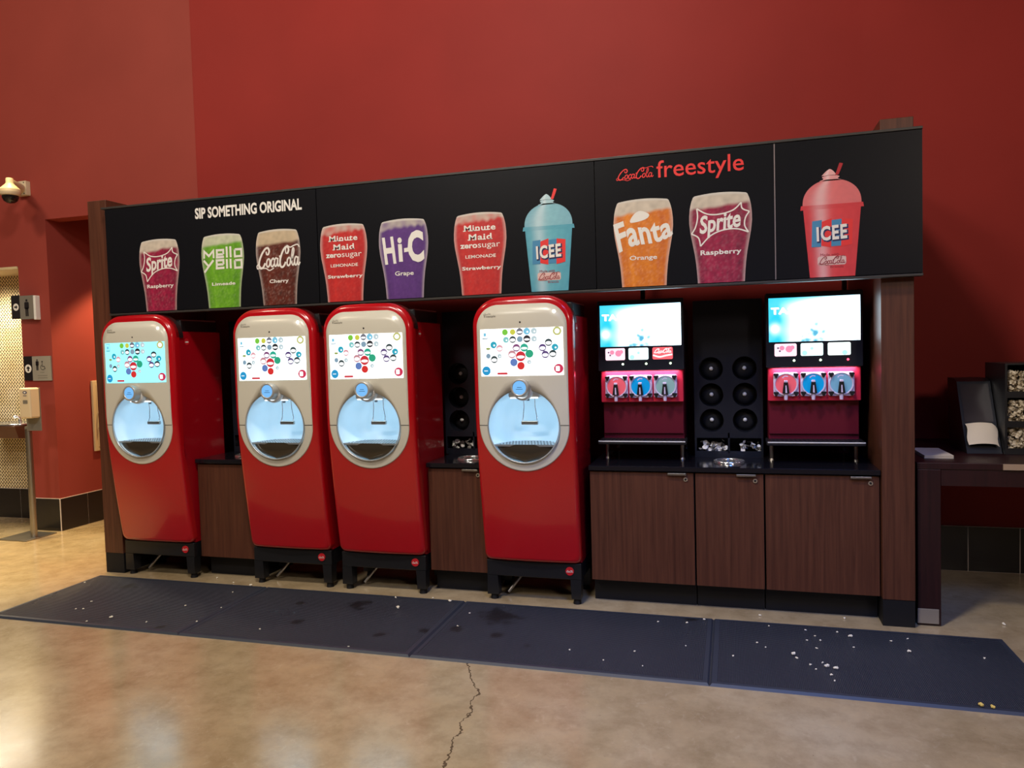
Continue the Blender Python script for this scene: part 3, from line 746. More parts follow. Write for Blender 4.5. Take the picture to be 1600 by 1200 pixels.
    x, z = cx+sx0+.06*W_, sz1-.115*H_
    s.rrect(x-.018, x+.018, z-.026, z+.026, .002, 4.337-.0065, q, fx); s.rrect(x-.0155, x+.0155, z-.020, z+.023, .001, 4.337-.0072, 0, fx)
    s.rrect(x-.009, x+.009, z-.010, z+.010, .003, 4.337-.0078, 2+IK.index('lblue'), fx)
    s.build('touchscreen', [emis('soda_touchscreen', screen_col, ses), M_iconw]+M_icons+[M_icondark], t)
    # small marks on the face
    s = G(); s.text('freestyle', cx-.232, cx-.155, 1.786, 1.802, 4.337-.0052, fn=fx, bold=.01); script(s, cx-.235, cx-.185, 1.803, 1.815, 4.337-.0052, fn=fx)
    s.build('logo', M_grey, face)
    G().disc(cx, 1.753, .0055, F(0, 1.753)-.0055, n=14).build('sensor', M_black, face)
    G(cx).lathe((.207, F(.207, 1.811)-.010, 1.811), [(0, 0), (.007, .001), (.009, .006)], 'y', 16).build('indicator_light', M_glow, face)
    # lit niche
    s = g(); s.lathe((0, 0, NC[1]), [(NR-.001, 4.36), (NR-.002, 4.42), (NR-.012, 4.50), (.19, 4.56), (.13, 4.605), (.06, 4.62), (0, 4.622)], 'y', 56)
    niche = s.build('dispensing_niche', M_niche, t)
    s = g(); s.lathe((0, 0, NC[1]), [(NR+.0005, 4.345), (NR-.005, 4.343), (NR-.007, 4.349), (NR-.004, 4.36)], 'y', 64); s.build('niche_ring', M_ring, niche)
    gz = 1.012; hwg = math.sqrt(NR*NR-(NC[1]-gz)**2)
    s = g(); m_ = 24; arc = [(hwg*.985*math.cos(PI*k/m_), 4.364+.215*math.sin(PI*k/m_)) for k in range(m_+1)]
    vs = [(x, y, z) for z in (gz, gz-.012) for x, y in arc]; k_ = len(arc)
    s.add(vs, [list(range(k_)), list(range(2*k_-1, k_-1, -1))]+[(i, (i+1) % k_, k_+(i+1) % k_, k_+i) for i in range(k_)])
    for r in range(5):
        for c in range(-8+r//2, 9-r//2):
            s.cyl((c*.020+(r % 2)*.010, 4.385+r*.036, gz), (c*.020+(r % 2)*.010, 4.385+r*.036, gz+.0016), .0052, n=8, mi=1)
    s.build('drip_grille', [M_grille, M_trayf], t)
    s = g(); seg = []
    for k in range(33):
        a = PI+math.asin((NC[1]-gz)/(NR-.006))+(PI-2*math.asin((NC[1]-gz)/(NR-.006)))*k/32
        seg.append(((NR-.006)*math.cos(a), NC[1]+(NR-.006)*math.sin(a)))
    seg = seg[::-1]; yq = lambda z: 4.362-.010*math.sin(PI*min(1, max(0, (z-.9)/(gz-.9))))
    rows_ = []
    for k in range(9):
        z = NC[1]-(NR-.006)+.001+(gz-.001-(NC[1]-(NR-.006)))*k/8; hw_ = math.sqrt(max(1e-6, (NR-.006)**2-(NC[1]-z)**2))
        rows_.append([(hw_*(-1+2*i/16), yq(z)+.02*(-1+2*i/16)**2, z) for i in range(17)])
    vs = [p for r_ in rows_ for p in r_]
    s.add(vs, [(k*17+i, k*17+i+1, (k+1)*17+i+1, (k+1)*17+i) for k in range(8) for i in range(16)], 0, True)
    s.build('tray_front', M_trayf, t)
    s = g(); s.box(-.10, .10, 4.375, 4.53, 1.296, 1.352, 0, .012); s.cyl((.0, 4.47, 1.272), (0, 4.47, 1.297), .010, n=14, mi=1); s.box(-.088, .088, 4.376, 4.388, 1.291, 1.299, 2, .002)
    s.build('nozzle_housing', [M_white, M_black, M_ledge], t)
    s = g()
    for sg in (-1, 1): s.tube([(sg*.036, 4.50, 1.297), (sg*.036, 4.505, 1.23), (sg*.044, 4.51, 1.17), (sg*.046, 4.50, 1.142)], .0036, 8)
    s.box(-.054, .054, 4.492, 4.512, 1.120, 1.144, 1, .005); s.build('cup_lever', [M_chrome, M_steel], t)
    s = g(); s.cyl((0, 4.395, 1.352), (0, 4.285, 1.362), .056, .054, 36); s.lathe((0, 4.285, 1.362), [(.054, 0), (.053, -.008), (.043, -.010), (.041, -.004)], 'y', 36, 1)
    s.lathe((0, 4.39, 1.345), [(.060, .01), (.066, -.03), (.060, -.055), (.05, -.06)], 'y', 36, 2)
    knob = s.build('pour_button', [M_knob, M_knob, M_white], t)
    s = g(); s.disc(0, 1.362, .042, 4.280, 0, 30); s.box(-.014, .014, 4.2792, 4.2796, 1.363, 1.366, 1); s.box(-.021, .021, 4.2792, 4.2796, 1.352, 1.355, 1)
    s.build('button_face', [M_btn, mat('button_legend', lin(40, 90, 140), .5)], knob)
    # stand
    s = g(); s.box(-.306, .306, 4.490, 4.53, .157, .259, 0, .006); s.box(-.306, -.27, 4.53, 4.87, .157, .259); s.box(.27, .306, 4.53, 4.87, .157, .259); s.box(-.27, .27, 4.54, 4.86, .225, .258)
    base = s.build('stand', M_black, t)
    for sx in (-1, 1):
        for yy in (4.49, 4.79):
            s = g(); a, b = (.236, .304) if sx > 0 else (-.304, -.236)
            s.add([(a+.004*sx, yy+.004, .034), (b-.004*sx, yy+.004, .034), (b-.004*sx, yy+.066, .034), (a+.004*sx, yy+.066, .034), (a, yy, .158), (b, yy, .158), (b, yy+.07, .158), (a, yy+.07, .158)],
                  [(0, 1, 2, 3), (4, 5, 6, 7), (0, 1, 5, 4), (1, 2, 6, 5), (2, 3, 7, 6), (3, 0, 4, 7)])
            lg = s.build('leg', M_black, t)
            G(cx).cyl(((a+b)/2, yy+.035, 0), ((a+b)/2, yy+.035, .034), .026, .020, 16).build('foot', M_blackm, lg)
    s = G(); s.cyl((cx+.234, 4.4835, .212), (cx+.234, 4.491, .212), .026, n=28); script(s, cx+.213, cx+.255, .204, .219, 4.4828, 1, k=1.5); s.build('badge', [M_badge, M_wprint], base)
    # round badge and small vents on the right side
    s = G(); X = cx+.3085
    vs = [(X, 4.512+.024*math.cos(2*PI*i/24), 1.713+.024*math.sin(2*PI*i/24)) for i in range(24)]
    s.add(vs, [list(range(24))]); s.add([(X+.0006, 4.512+.020*math.cos(2*PI*i/16), 1.711+.006*math.sin(2*PI*i/16)) for i in range(16)], [list(range(16))], 1)
    s.build('side_badge', [M_badge, M_wprint], t)
    s = g(); s.tube([(-.20, 4.60, .02), (-.10, 4.66, .15), (-.06, 4.70, .225)], .011, 10); s.build('drain_hose', M_steel, t)
    area_n = area('niche_lamp', (cx, 4.44, 1.292), (cx, 4.50, 1.0), float(NLP), (.55, .83, 1), .24, .05, 170)
    area_n.parent = t; area_n.location = (0, 4.44-4.62, 1.288)
NLP = .42
MX = [-4.05, -2.937, -2.245, -1.21]
soda_machine(MX[0], (.25, .86, 1.0), 'leftmost red soda machine with a pale cyan touch screen beside the walnut end panel', 1.7)
soda_machine(MX[1], (.86, 1.0, 1.0), 'second red soda machine from the left, right of the leftmost cabinet')
soda_machine(MX[2], (.95, 1.0, 1.0), 'third red soda machine, standing close against the second one')
soda_machine(MX[3], (1.0, 1.0, 1.0), 'nearest and rightmost red soda machine, left of the frozen drink machines')

# ------------------------------------------------------------------ cup lid dispensers
def lid_pile(g, x0, x1, y0, y1, z0, z1, n, seed, r=.017):
    R = random.Random(seed)
    for k in range(n):
        t = (k/n); zz = z0+(z1-z0)*R.random()*(1-.5*t if n < 100 else 1)
        c = Vector((R.uniform(x0, x1), R.uniform(y0, y1), zz))
        a = Vector((R.uniform(-1, 1), R.uniform(-1, 1), R.uniform(-1, 1))).normalized(); b = a.orthogonal().normalized(); d = a.cross(b)
        m_ = 7; rr = r*R.uniform(.6, 1.15)
        ring = [tuple(c+rr*(math.cos(2*PI*i/m_)*b+math.sin(2*PI*i/m_)*d)+a*R.uniform(-.004, .004)) for i in range(m_)]
        g.add(ring+[tuple(c+a*.004)], [(i, (i+1) % m_, m_) for i in range(m_)])
def organizer(cx, label, seed):
    t = thing('lid_dispenser', (cx, 5.0, .866), label, 'lid dispenser', 'black lid dispensers on the worktops')
    x0, x1, yf, yb, zt = cx-.212, cx+.208, 4.95, 5.20, 1.868
    s = G(); hz = [1.433, 1.266, 1.102]; r = .075
    s.box(x0, x0+.012, yf, yb, .866, zt); s.box(x1-.012, x1, yf, yb, .866, zt); s.box(x0+.012, x1-.012, yb-.01, yb, .866, zt); s.box(x0+.012, x1-.012, yf, yb-.01, zt-.012, zt)
    s.box(x0+.012, x1-.012, yf, yf+.012, 1.525, zt-.012); s.box(x0+.012, x1-.012, yf, yb-.01, .866, .893)
    s.box(cx-.006, cx+.004, yf, yb-.01, .893, 1.525)
    s.box(x0+.012, x1-.012, yf, yf+.012, .990, 1.022)
    s.box(x0+.012, x1-.012, yf, yf+.012, .893, .905)
    s.build('housing', M_bezel, t)
    cols = (cx-.105, cx+.100)
    s = G()
    for c in cols:          # front plates with round openings
        xa, xb = (x0+.012, cx-.006) if c < cx else (cx+.004, x1-.012)
        zs = [1.022, (hz[2]+hz[1])/2, (hz[1]+hz[0])/2, 1.525]
        for z_, (za, zb_) in zip(hz[::-1], zip(zs, zs[1:])):
            n = 32; ang = [2*PI*i/n for i in range(n)]
            def edge(a):
                ca, sa = math.cos(a), math.sin(a); k = 9
                if ca > 1e-6: k = min(k, (xb-c)/ca)
                if ca < -1e-6: k = min(k, (xa-c)/ca)
                if sa > 1e-6: k = min(k, (zb_-z_)/sa)
                if sa < -1e-6: k = min(k, (za-z_)/sa)
                return (c+k*ca, z_+k*sa)
            ang = sorted(set(ang+[math.atan2(zz-z_, xx-c) % (2*PI) for xx in (xa, xb) for zz in (za, zb_)])); n = len(ang)
            o = [edge(a) for a in ang]; h = [(c+r*math.cos(a), z_+r*math.sin(a)) for a in ang]
            vs = [(x, yf+.002, z) for x, z in o]+[(x, yf+.002, z) for x, z in h]+[(x, yf+.09, z) for x, z in h]
            s.add(vs, [(i, (i+1) % n, n+(i+1) % n, n+i) for i in range(n)]+[(n+i, n+(i+1) % n, 2*n+(i+1) % n, 2*n+i) for i in range(n)])
            s.cyl((c, yf+.09, z_), (c, yf+.10, z_), r, n=24)
    s.build('front_plate', M_bezel, t)
    for c in cols:
        for z_ in hz:
            s = G(); s.lathe((c, yf+.088, z_), [(r-.006, 0), (r-.010, -.016), (.045, -.026), (.020, -.030), (.0, -.031)], 'y', 28)
            l = s.build('lid_stack', M_blackm, t)
            G().lathe((c, yf+.056, z_), [(0, -.012), (.010, -.010), (.013, -.003), (.013, .004)], 'y', 14).build('pusher_tip', M_chrome if False else M_white, l)
    s = G(); lid_pile(s, x0+.025, cx-.02, yf+.016, yf+.10, .908, .968, 46, seed); lid_pile(s, cx+.075, x1-.02, yf+.016, yf+.10, .908, .965, 26, seed+1)
    tag(s.build('loose_lids', M_foil, t), kind='stuff')
organizer(-.02, 'black lid dispenser with six round openings between the two frozen drink machines', 21)
organizer(-1.74, 'black lid dispenser standing in the gap left of the nearest soda machine', 31)
organizer(-3.50, 'black lid dispenser mostly hidden in the gap behind the second soda machine', 41)

# ------------------------------------------------------------------ frozen drink machines
def frozen_machine(cx, variant, label):
    t = thing('frozen_drink_machine', (cx, 4.95, .866), label, 'drink machine', 'frozen drink machines on the worktop')
    g = lambda: G(cx)
    s = g(); s.box(-.255, .255, 4.84, 5.42, .992, 1.83, 0, .004)
    body = s.build('cabinet', M_iced, t)
    s = g()
    for k in range(12): s.box(.2545, .257, 5.02, 5.20, 1.42+k*.018, 1.428+k*.018)
    s.build('vent', M_black, body)
    s = g(); s.box(-.268, .266, 4.742, 4.842, 1.437, 1.882, 0, .006); bz = s.build('display_housing', M_bezel, t)
    nx, nn = 72, 40; vs, cs = [], []
    R = random.Random(5)
    for j in range(nn+1):
        for i in range(nx+1):
            u, v = i/nx, j/nn; vs.append((-.251+.502*u, 4.7405, 1.591+.261*v))
            f = nz(u*5, v*4, 1)
            wgt = min(1, max(0, (u-.10)/.36)**1.4*(1 if v < .8 else 1-.7*(v-.8)/.2))*.95+.06*f
            c = mixt((.01, .34, .48), (1.8, 2.3, 2.6), wgt)
            c = mixt(c, (.03, .36, .52), max(0, (v-.84)/.16)*(.95-.35*u))
            c = mixt(c, (.05, .24, .36), min(1, 1.35*math.exp(-(((u-.53)/.10)**2+((v-.16)/.27)**2))*(.85+.9*nz(u*16, v*11, 1))))
            c = mixt(c, (.08, .30, .40), min(1, 1.3*math.exp(-(((u-.40)/.08)**2+((v-.05)/.10)**2))*(.85+.9*nz(u*22, v*14, 1))))
            c = mixt(c, (.05, .14, .22), (1 if f > .02 else 0)*.96*math.exp(-(((u-.745)/.022)**2+((v-.30)/.20)**2)))
            c = mixt(c, (.40, .10, .22), (1 if nz(u*30, v*22) > .18 else 0)*.95*math.exp(-(((u-.91)/.05)**2+((v-.45)/.16)**2)))
            c = mixt(c, (1, 1, 1), .9*math.exp(-(((u-.07)/.05)**2+((v-.30)/.10)**2)))
            cs.append(c)
    n = nx+1
    G(cx).add(vs, [(j*n+i, j*n+i+1, (j+1)*n+i+1, (j+1)*n+i) for j in range(nn) for i in range(nx)], 0, True, cs).build('screen', M_icescreen, bz)
    s = G(); s.text('TAS', cx-.238, cx-.112, 1.756, 1.796, 4.7395, 0, bold=.03, spacing=1.05); s.text('TAS', cx-.235, cx-.110, 1.753, 1.793, 4.7400, 1, bold=.03, spacing=1.05)
    s.build('screen_lettering', [emis('screen_letters', (1, .97, .98), 3.0), emis('screen_letter_edge', (.9, .45, .6), 1.5)], bz)
    # three flavour cards and their lamps
    cards = [(-.158, 'a'), (-.012, 'b'), (.137, 'c')]
    for k, (x, q) in enumerate(cards):
        s = G(); x0_, x1_, z0_, z1_ = cx+x-.062, cx+x+.062, 1.505, 1.580
        if q == 'a': cc = [(1, .62, .72), (.85, .25, .40), (.15, .12, .2)]
        elif q == 'b' or variant: cc = [(.72, 1., 1.) if q == 'b' else (.85, 1, .95), (.45, .85, .92), (.9, 1, 1)]
        else: cc = [(.92, .10, .12), (1, .95, .95), (1, .8, .8)]
        s.rrect(x0_, x1_, z0_, z1_, .009, 4.7405, 0)
        if q == 'a':
            for (a, b, r, mi) in ((-.02, .012, .014, 1), (.02, .005, .02, 1), (.038, .014, .012, 1), (-.042, .012, .006, 2), (-.032, -.006, .006, 2)): s.disc(cx+x+a, 1.5425+b, r, 4.7400-.0002*mi, mi, 14)
        elif q == 'b': s.disc(cx+x-.04, 1.522, .014, 4.7398, 1, 14); s.disc(cx+x+.0, 1.548, .008, 4.7398, 1, 12)
        elif not variant:
            script(s, cx+x-.052, cx+x+.054, 1.541, 1.573, 4.7395, 1, k=1.6)
            s.stroke([(x0_+.003, 1.532), (cx+x-.02, 1.520), (cx+x+.02, 1.528), (x1_-.003, 1.534)], .010, 4.7395, 1)
        else: s.disc(cx+x+.03, 1.52, .014, 4.7398, 1, 14)
        s.build('flavour_card', [emis('card_light', cc[0], 1.5), emis('card_art', cc[1], 1.2), emis('card_detail', cc[2], 1)], bz)
        red = variant and k == 2
        G(cx).cyl((x+.047, 4.737, 1.479), (x+.047, 4.743, 1.479), .0065, n=12).build('status_light', emis('status_lamp', (1, .05, .1) if red else (.75, 1, .6), 5), bz)
    # dispensing head
    s = g(); s.box(-.258, .258, 4.775, 4.845, 1.236, 1.437, 0, .006); head = s.build('dispensing_head', M_iceface, t)
    for k, x in enumerate((-.157, -.004, .149)):
        colr = [(225, 95, 110), (10, 150, 215), (130, 165, 165)][k] if not (variant and k == 2) else (110, 160, 190)
        s = G(); s.prism_y(rrect(cx+x-.071, cx+x+.071, 1.266, 1.408, .012), 4.758, 4.776)
        pl = s.build('barrel_plate', M_clear, head)
        s = G(cx); s.lathe((x, 4.757, 1.337), [(.070, .001), (.069, -.006), (.063, -.008), (.060, -.004), (.058, .0005)], 'y', 36, 0); s.disc(x, 1.337, .0595, 4.7565, 1, 32)
        s.stroke([(x-.02, 1.375), (x-.006, 1.386), (x+.012, 1.384)], .006, 4.7555, 0)
        s.build('barrel_window', [M_clear, mat('slush_drink', lin(*colr), .25, spec=.6, em=lin(*colr), es=.35)], pl)
        for dx in (-1, 1):
            for dz in (-1, 1):
                s = G(cx); kx, kz = x+dx*.056, 1.337+dz*.055
                s.prism_y([(kx+.013*math.cos(2*PI*i/18+.5)*(1+.28*math.cos(3*(2*PI*i/18))), kz+.013*math.sin(2*PI*i/18+.5)*(1+.28*math.cos(3*(2*PI*i/18)))) for i in range(18)], 4.738, 4.757)
                s.build('clamp_knob', M_blackm, pl)
        s = G(cx)
        s.prism_y([(x-.022, 1.283), (x+.018, 1.283), (x+.009, 1.352), (x-.013, 1.352)], 4.722, 4.740, 0)
        s.flat([(x-.006, 1.288), (x+.004, 1.288), (x+.001, 1.332), (x-.005, 1.332)], 4.7212, 1); s.box(x-.012, x+.008, 4.7205, 4.742, 1.350, 1.362, 1, .002)
        s.cyl((x-.002, 4.742, 1.29), (x-.002, 4.742, 1.245), .013, .010, 14, 1)
        s.build('tap_handle', [M_blackm, M_clear], pl)
    s = g(); s.box(-.252, .252, 4.822, 4.842, 1.032, 1.234, 0, .003); s.build('lower_panel', M_iced, t)
    s = g(); s.box(-.272, .272, 4.690, 4.90, .975, 1.000, 0, .006); s.box(-.25, .25, 4.71, 4.82, 1.0, 1.003, 1)
    for k in range(20): s.box(-.24+k*.025, -.226+k*.025, 4.715, 4.815, 1.003, 1.005, 0)
    tray = s.build('drip_tray', [M_black, M_bezel], t)
    G(cx).box(-.268, .268, 4.687, 4.691, .992, .999, 0, .001).build('tray_edge', M_white, tray)
    for x in (-.238, .238):
        for y in (4.85, 5.36):
            G(cx).cyl((x, y, .866), (x, y, .878), .018, .014, 16).cyl((x, y, .878), (x, y, .993), .0125, n=16).build('leg', M_steel, t)
    lamp = area('head_strip_lamp', (cx, 4.755, 1.434), (cx, 4.79, 1.20), 1.0, (1, .84, .92), .46, .02, 170)
    lamp.parent = t; lamp.location = (0, 4.757-4.95, 1.434-.866)
frozen_machine(-.545, 0, 'left frozen drink machine with lit screen, next to the nearest red soda machine')
frozen_machine(.470, 1, 'right frozen drink machine with lit screen, beside the right walnut end panel')
G().box(-.60, -.572, 5.30, 5.34, 1.831, 2.62).build('support_post', M_black, None, 'thin black upright post above the left frozen drink machine', 'post')
G().box(.70, .728, 5.30, 5.34, 1.831, 2.62).build('support_post', mat('grey_post', lin(120, 112, 110), .5), None, 'thin grey upright post above the right frozen drink machine', 'post')

# ------------------------------------------------------------------ rubber mats
for x0, x1, l in ((-4.508, -3.0803, 'leftmost black ribbed rubber mat in front of the first soda machine'), (-3.080, -1.6343, 'second black rubber mat from the left, before the second and third soda machines'),
                  (-1.634, -.1183, 'third black rubber mat, before the nearest soda machine'), (-.118, 1.342, 'rightmost black rubber mat, before the frozen drink machines')):
    t = thing('rubber_mat', ((x0+x1)/2, 3.96, 0), l, 'mat', 'black rubber floor mats')
    G().box(x0+.03, x1-.03, 3.555, 4.37, 0, .011).build('ribbed_field', M_rubber, t)
    s = G(); a, b, c, d, h = x0, x1, 3.525, 4.40, .012; e = .032
    s.add([(a, c, 0), (b, c, 0), (b, d, 0), (a, d, 0), (a+.010, c+.010, h), (b-.010, c+.010, h), (b-.010, d-.010, h), (a+.010, d-.010, h), (a+e, c+e, h), (b-e, c+e, h), (b-e, d-e, h), (a+e, d-e, h)],
          [(0, 1, 5, 4), (1, 2, 6, 5), (2, 3, 7, 6), (3, 0, 4, 7), (4, 5, 9, 8), (5, 6, 10, 9), (6, 7, 11, 10), (7, 4, 8, 11)])
    s.build('border', M_rubber_edge, t)

# ------------------------------------------------------------------ spilt popcorn
POP = [(-4.46, 4.21, 1), (-4.06, 3.88, 1), (-4.04, 3.74, 1), (-3.99, 3.75, 1), (-3.68, 3.65, 2), (-3.78, 3.57, 1), (-3.4, 3.64, 1), (-3.37, 3.94, 1), (-3.11, 3.95, 1), (-3.1, 3.71, 1), (-3.24, 4.24, 1), (-3.59, 4.53, 1), (-3.39, 4.45, 1.3), (-3.23, 4.415, 2), (-2.1, 4.36, 1.3), (-2.0, 4.18, 2), (-1.72, 4.36, 2), (-1.53, 4.18, 1), (-1.53, 3.97, 1), (-2.64, 3.68, 1), (-2.0, 3.56, 1), (-1.87, 4.43, 1),
       (-.17, 4.36, 1.3), (.14, 4.52, 1.3), (-.26, 4.29, 1.3), (-.42, 4.27, 1), (.18, 4.33, 1), (.11, 4.07, 1), (.15, 4.02, 1), (-.01, 3.87, 1), (-.25, 3.95, 1), (-.5, 3.82, 1), (-.64, 3.68, 1), (-.83, 3.77, 1), (-.44, 3.65, 1), (.28, 3.95, 2), (.29, 3.91, 1.4), (.37, 4.31, 1), (.41, 4.23, 1), (.43, 4.17, 1), (.36, 4.16, 1), (.4, 4.06, 1), (.59, 4.26, 2), (.53, 4.31, 1), (.58, 4.11, 1), (.78, 4.24, 1), (.87, 4.29, 1), (.84, 4.11, 1.5),
       (.42, 3.83, 2.3), (.46, 3.82, 2), (.41, 3.88, 1), (.35, 3.84, 1), (.37, 3.79, 1), (.43, 3.74, 1.3), (.44, 3.68, 1), (1.17, 4.1, 1), (1.0, 3.56, 2.3), (1.045, 3.545, 1.8), (1.42, 4.65, 1.8), (.6, 4.57, 1.2)]
def blob(seed, yellow):
    R = random.Random(seed); bm = bmesh.new()
    for k in range(5):
        m_ = Matrix.Translation((R.uniform(-.45, .45), R.uniform(-.45, .45), .32+R.uniform(0, .3))) @ Matrix.Scale(R.uniform(.28, .5), 4)
        bmesh.ops.create_icosphere(bm, subdivisions=1, radius=1, matrix=m_)
    zmin = min(v.co.z for v in bm.verts)
    for v in bm.verts: v.co.z -= zmin
    me = bpy.data.meshes.new('popcorn'); bm.to_mesh(me); bm.free(); me.materials.append(M_popyel if yellow else M_popcorn); return me
PM = [blob(i, False) for i in range(4)]; PY = [blob(9, True), blob(10, True)]
mats_n = [(-3.081, 'the leftmost mat'), (-1.635, 'the second mat'), (-.119, 'the third mat'), (9, 'the rightmost mat')]
special = {(-3.68, 3.65): 'large white popcorn crumb near the front edge of the leftmost mat', (-3.23, 4.415): 'large white popcorn crumb at the rear edge of the leftmost mat', (-2.0, 4.18): 'large white popcorn crumb on the second mat before the third soda machine', (-1.72, 4.36): 'large white popcorn crumb at the rear edge of the second mat',
           (1.42, 4.65): 'white popcorn piece on the concrete beside the dark desk', (1.0, 3.56): 'bigger yellow popcorn piece near the front edge of the rightmost mat', (1.045, 3.545): 'smaller yellow popcorn piece right beside a bigger yellow one',
           (.42, 3.83): 'left piece of the big white popcorn pair on the rightmost mat', (.46, 3.82): 'right piece of the big white popcorn pair on the rightmost mat', (.28, 3.95): 'large white popcorn crumb left of the crumb cluster on the rightmost mat', (.59, 4.26): 'large white popcorn crumb near the rear edge of the rightmost mat'}
for i, (x, y, s) in enumerate(POP):
    yel = (x, y) in ((1.0, 3.56), (1.045, 3.545))
    o = bpy.data.objects.new('popcorn_crumb', PY[i % 2] if yel else PM[i % 4]); COL.objects.link(o)
    on = 3.525 < y < 4.40 and -4.5 < x < 1.34
    o.location = (x, y, .0115 if on else .0005); r = .0075*s; o.scale = (r*1.15, r*1.15, r*1.0); o.rotation_euler = (0, 0, i*1.7)
    where = next(n for q, n in mats_n if x < q) if on else 'the bare concrete strip behind the mats'
    if (x, y) in special: tag(o, special[(x, y)], 'popcorn', 'spilt popcorn')
    else: tag(o, 'tiny white popcorn crumb on '+where, 'popcorn', 'tiny popcorn crumbs on '+where)

# ------------------------------------------------------------------ left end of the room
t = thing('security_camera', (-6.31, 5.54, 3.22), 'ivory dome security camera on a wall bracket high on the left wall', 'camera')
G().box(-6.372, -6.252, 5.49, 5.54, 3.155, 3.286, 0, .004).cyl((-6.35, 5.488, 3.27), (-6.35, 5.492, 3.27), .006, n=8, mi=1).cyl((-6.275, 5.488, 3.17), (-6.275, 5.492, 3.17), .006, n=8, mi=1).cyl((-6.275, 5.488, 3.27), (-6.275, 5.492, 3.27), .006, n=8, mi=1).build('mounting_plate', [M_ivory, M_black], t)
G().cyl((-6.31, 5.49, 3.215), (-6.17, 5.27, 3.225), .044, .024, 20).build('arm', M_ivory, t)
G().lathe((-6.16, 5.25, 3.12), [(0, .128), (.026, .128), (.030, .120), (.030, .088), (.036, .075), (.078, .034), (.084, .024), (.082, .018), (.084, .012), (.079, -.020), (.068, -.028), (.066, -.028)], n=36).build('housing', M_ivory, t)
G().lathe((-6.16, 5.25, 3.12), [(.066, -.022), (.066, -.045), (.054, -.072), (.032, -.090), (0, -.096)], n=32).build('dome', M_smoke, t)

def man(g, cx, z0, h, y, mi):
    k = h
    g.disc(cx, z0+.92*k, .075*k, y, mi, 14)
    g.rrect(cx-.17*k, cx+.17*k, z0+.42*k, z0+.83*k, .07*k, y, mi); g.box(cx-.11*k, cx-.01*k, y, y+.0003, z0, z0+.5*k, mi); g.box(cx+.01*k, cx+.11*k, y, y+.0003, z0, z0+.5*k, mi)
def arrow(g, cx, cz, r, y, mw_, mk, up_=False):
    g.disc(cx, cz, r, y, mw_, 24); r *= .62
    pts = [(0, 1), (1, 0), (.35, 0), (.35, -1), (-.35, -1), (-.35, 0), (-1, 0)] if up_ else [(1, 0), (0, 1), (0, .38), (-1, .38), (-1, -.38), (0, -.38), (0, -1)]
    g.flat([(cx+a*r, cz+b*r) for a, b in pts], y-.0006, mk)
t = thing('restroom_sign', (-6.36, 5.50, 2.01), 'upper restroom sign with a single standing figure and an arrow, on the red pier', 'sign')
G().box(-6.408, -6.24, 5.495, 5.503, 2.008, 2.228).build('grey_plate', M_signgrey, t)
G().box(-6.512, -6.408, 5.495, 5.503, 2.014, 2.234).build('black_plate', M_signdark, t)
G().box(-6.239, -6.212, 5.488, 5.539, 2.000, 2.224, 0, .004).build('mounting_bracket', M_white, t)
s = G(); man(s, -6.325, 2.035, .16, 5.4945, 1); arrow(s, -6.455, 2.125, .034, 5.4945, 0, 1); s.build('pictogram', [M_wprint, M_signdark], t)
t = thing('restroom_sign', (-6.27, 5.53, 1.43), 'lower restroom sign with standing figure, wheelchair symbol and raised text lines', 'sign')
G().box(-6.335, -6.112, 5.528, 5.538, 1.427, 1.658).build('grey_plate', mat('light_sign_grey', lin(150, 146, 136), .4), t)
G().box(-6.438, -6.335, 5.528, 5.538, 1.431, 1.660).build('black_plate', M_signdark, t)
s = G(); man(s, -6.275, 1.525, .105, 5.5275, 1); arrow(s, -6.386, 1.543, .040, 5.5275, 0, 1, True)
s.disc(-6.215, 1.605, .008, 5.5275, 1, 12); s.stroke([(-6.215, 1.593), (-6.215, 1.562), (-6.190, 1.560), (-6.180, 1.535)], .006, 5.5275, 1, smooth=False); s.stroke([(-6.222, 1.575), (-6.235, 1.555), (-6.225, 1.533), (-6.200, 1.530), (-6.188, 1.545)], .005, 5.5275, 1)
for z, a, b in ((1.502, -6.245, -6.195), (1.472, -6.275, -6.160), (1.450, -6.275, -6.160)): s.box(a, b, 5.5275, 5.528, z, z+.006, 2)
s.build('pictogram', [M_wprint, M_signdark, M_grey], t)

t = thing('hand_sanitizer_stand', (-6.19, 5.28, 0), 'hand sanitizer dispenser on a grey steel pole stand by the red pier', 'sanitizer stand')
G().box(-6.40, -6.06, 5.13, 5.45, 0, .010, 0, .003).build('base_plate', M_steel, t)
G().cyl((-6.138, 5.28, .010), (-6.138, 5.28, 1.0), .028, n=24).build('pole', M_steel, t)
G().box(-6.12, -5.957, 5.25, 5.262, .985, 1.372, 0, .002).box(-6.16, -6.08, 5.262, 5.30, .985, 1.02).build('back_plate', mat('grey_bracket', lin(130, 128, 122), .4, metal=.2), t)
s = G(); s.box(-6.075, -5.950, 5.15, 5.249, 1.105, 1.375, 0, .014); s.box(-6.10, -6.0, 5.20, 5.249, 1.110, 1.370, 0, .01)
d = s.build('dispenser', M_ivory, t)
s = G(); s.disc(-6.005, 1.335, .024, 5.1494, 0, 22, rz=.014); s.disc(-6.005, 1.335, .013, 5.1488, 1, 16, rz=.007); s.box(-6.025, -5.985, 5.1488, 5.1494, 1.304, 1.309, 0); s.build('logo', [M_nprint, M_wprint], d)
s = G(); s.rrect(-6.032, -5.978, 1.235, 1.268, .006, 5.1494, 0)
s.build('level_window', M_grey, d)

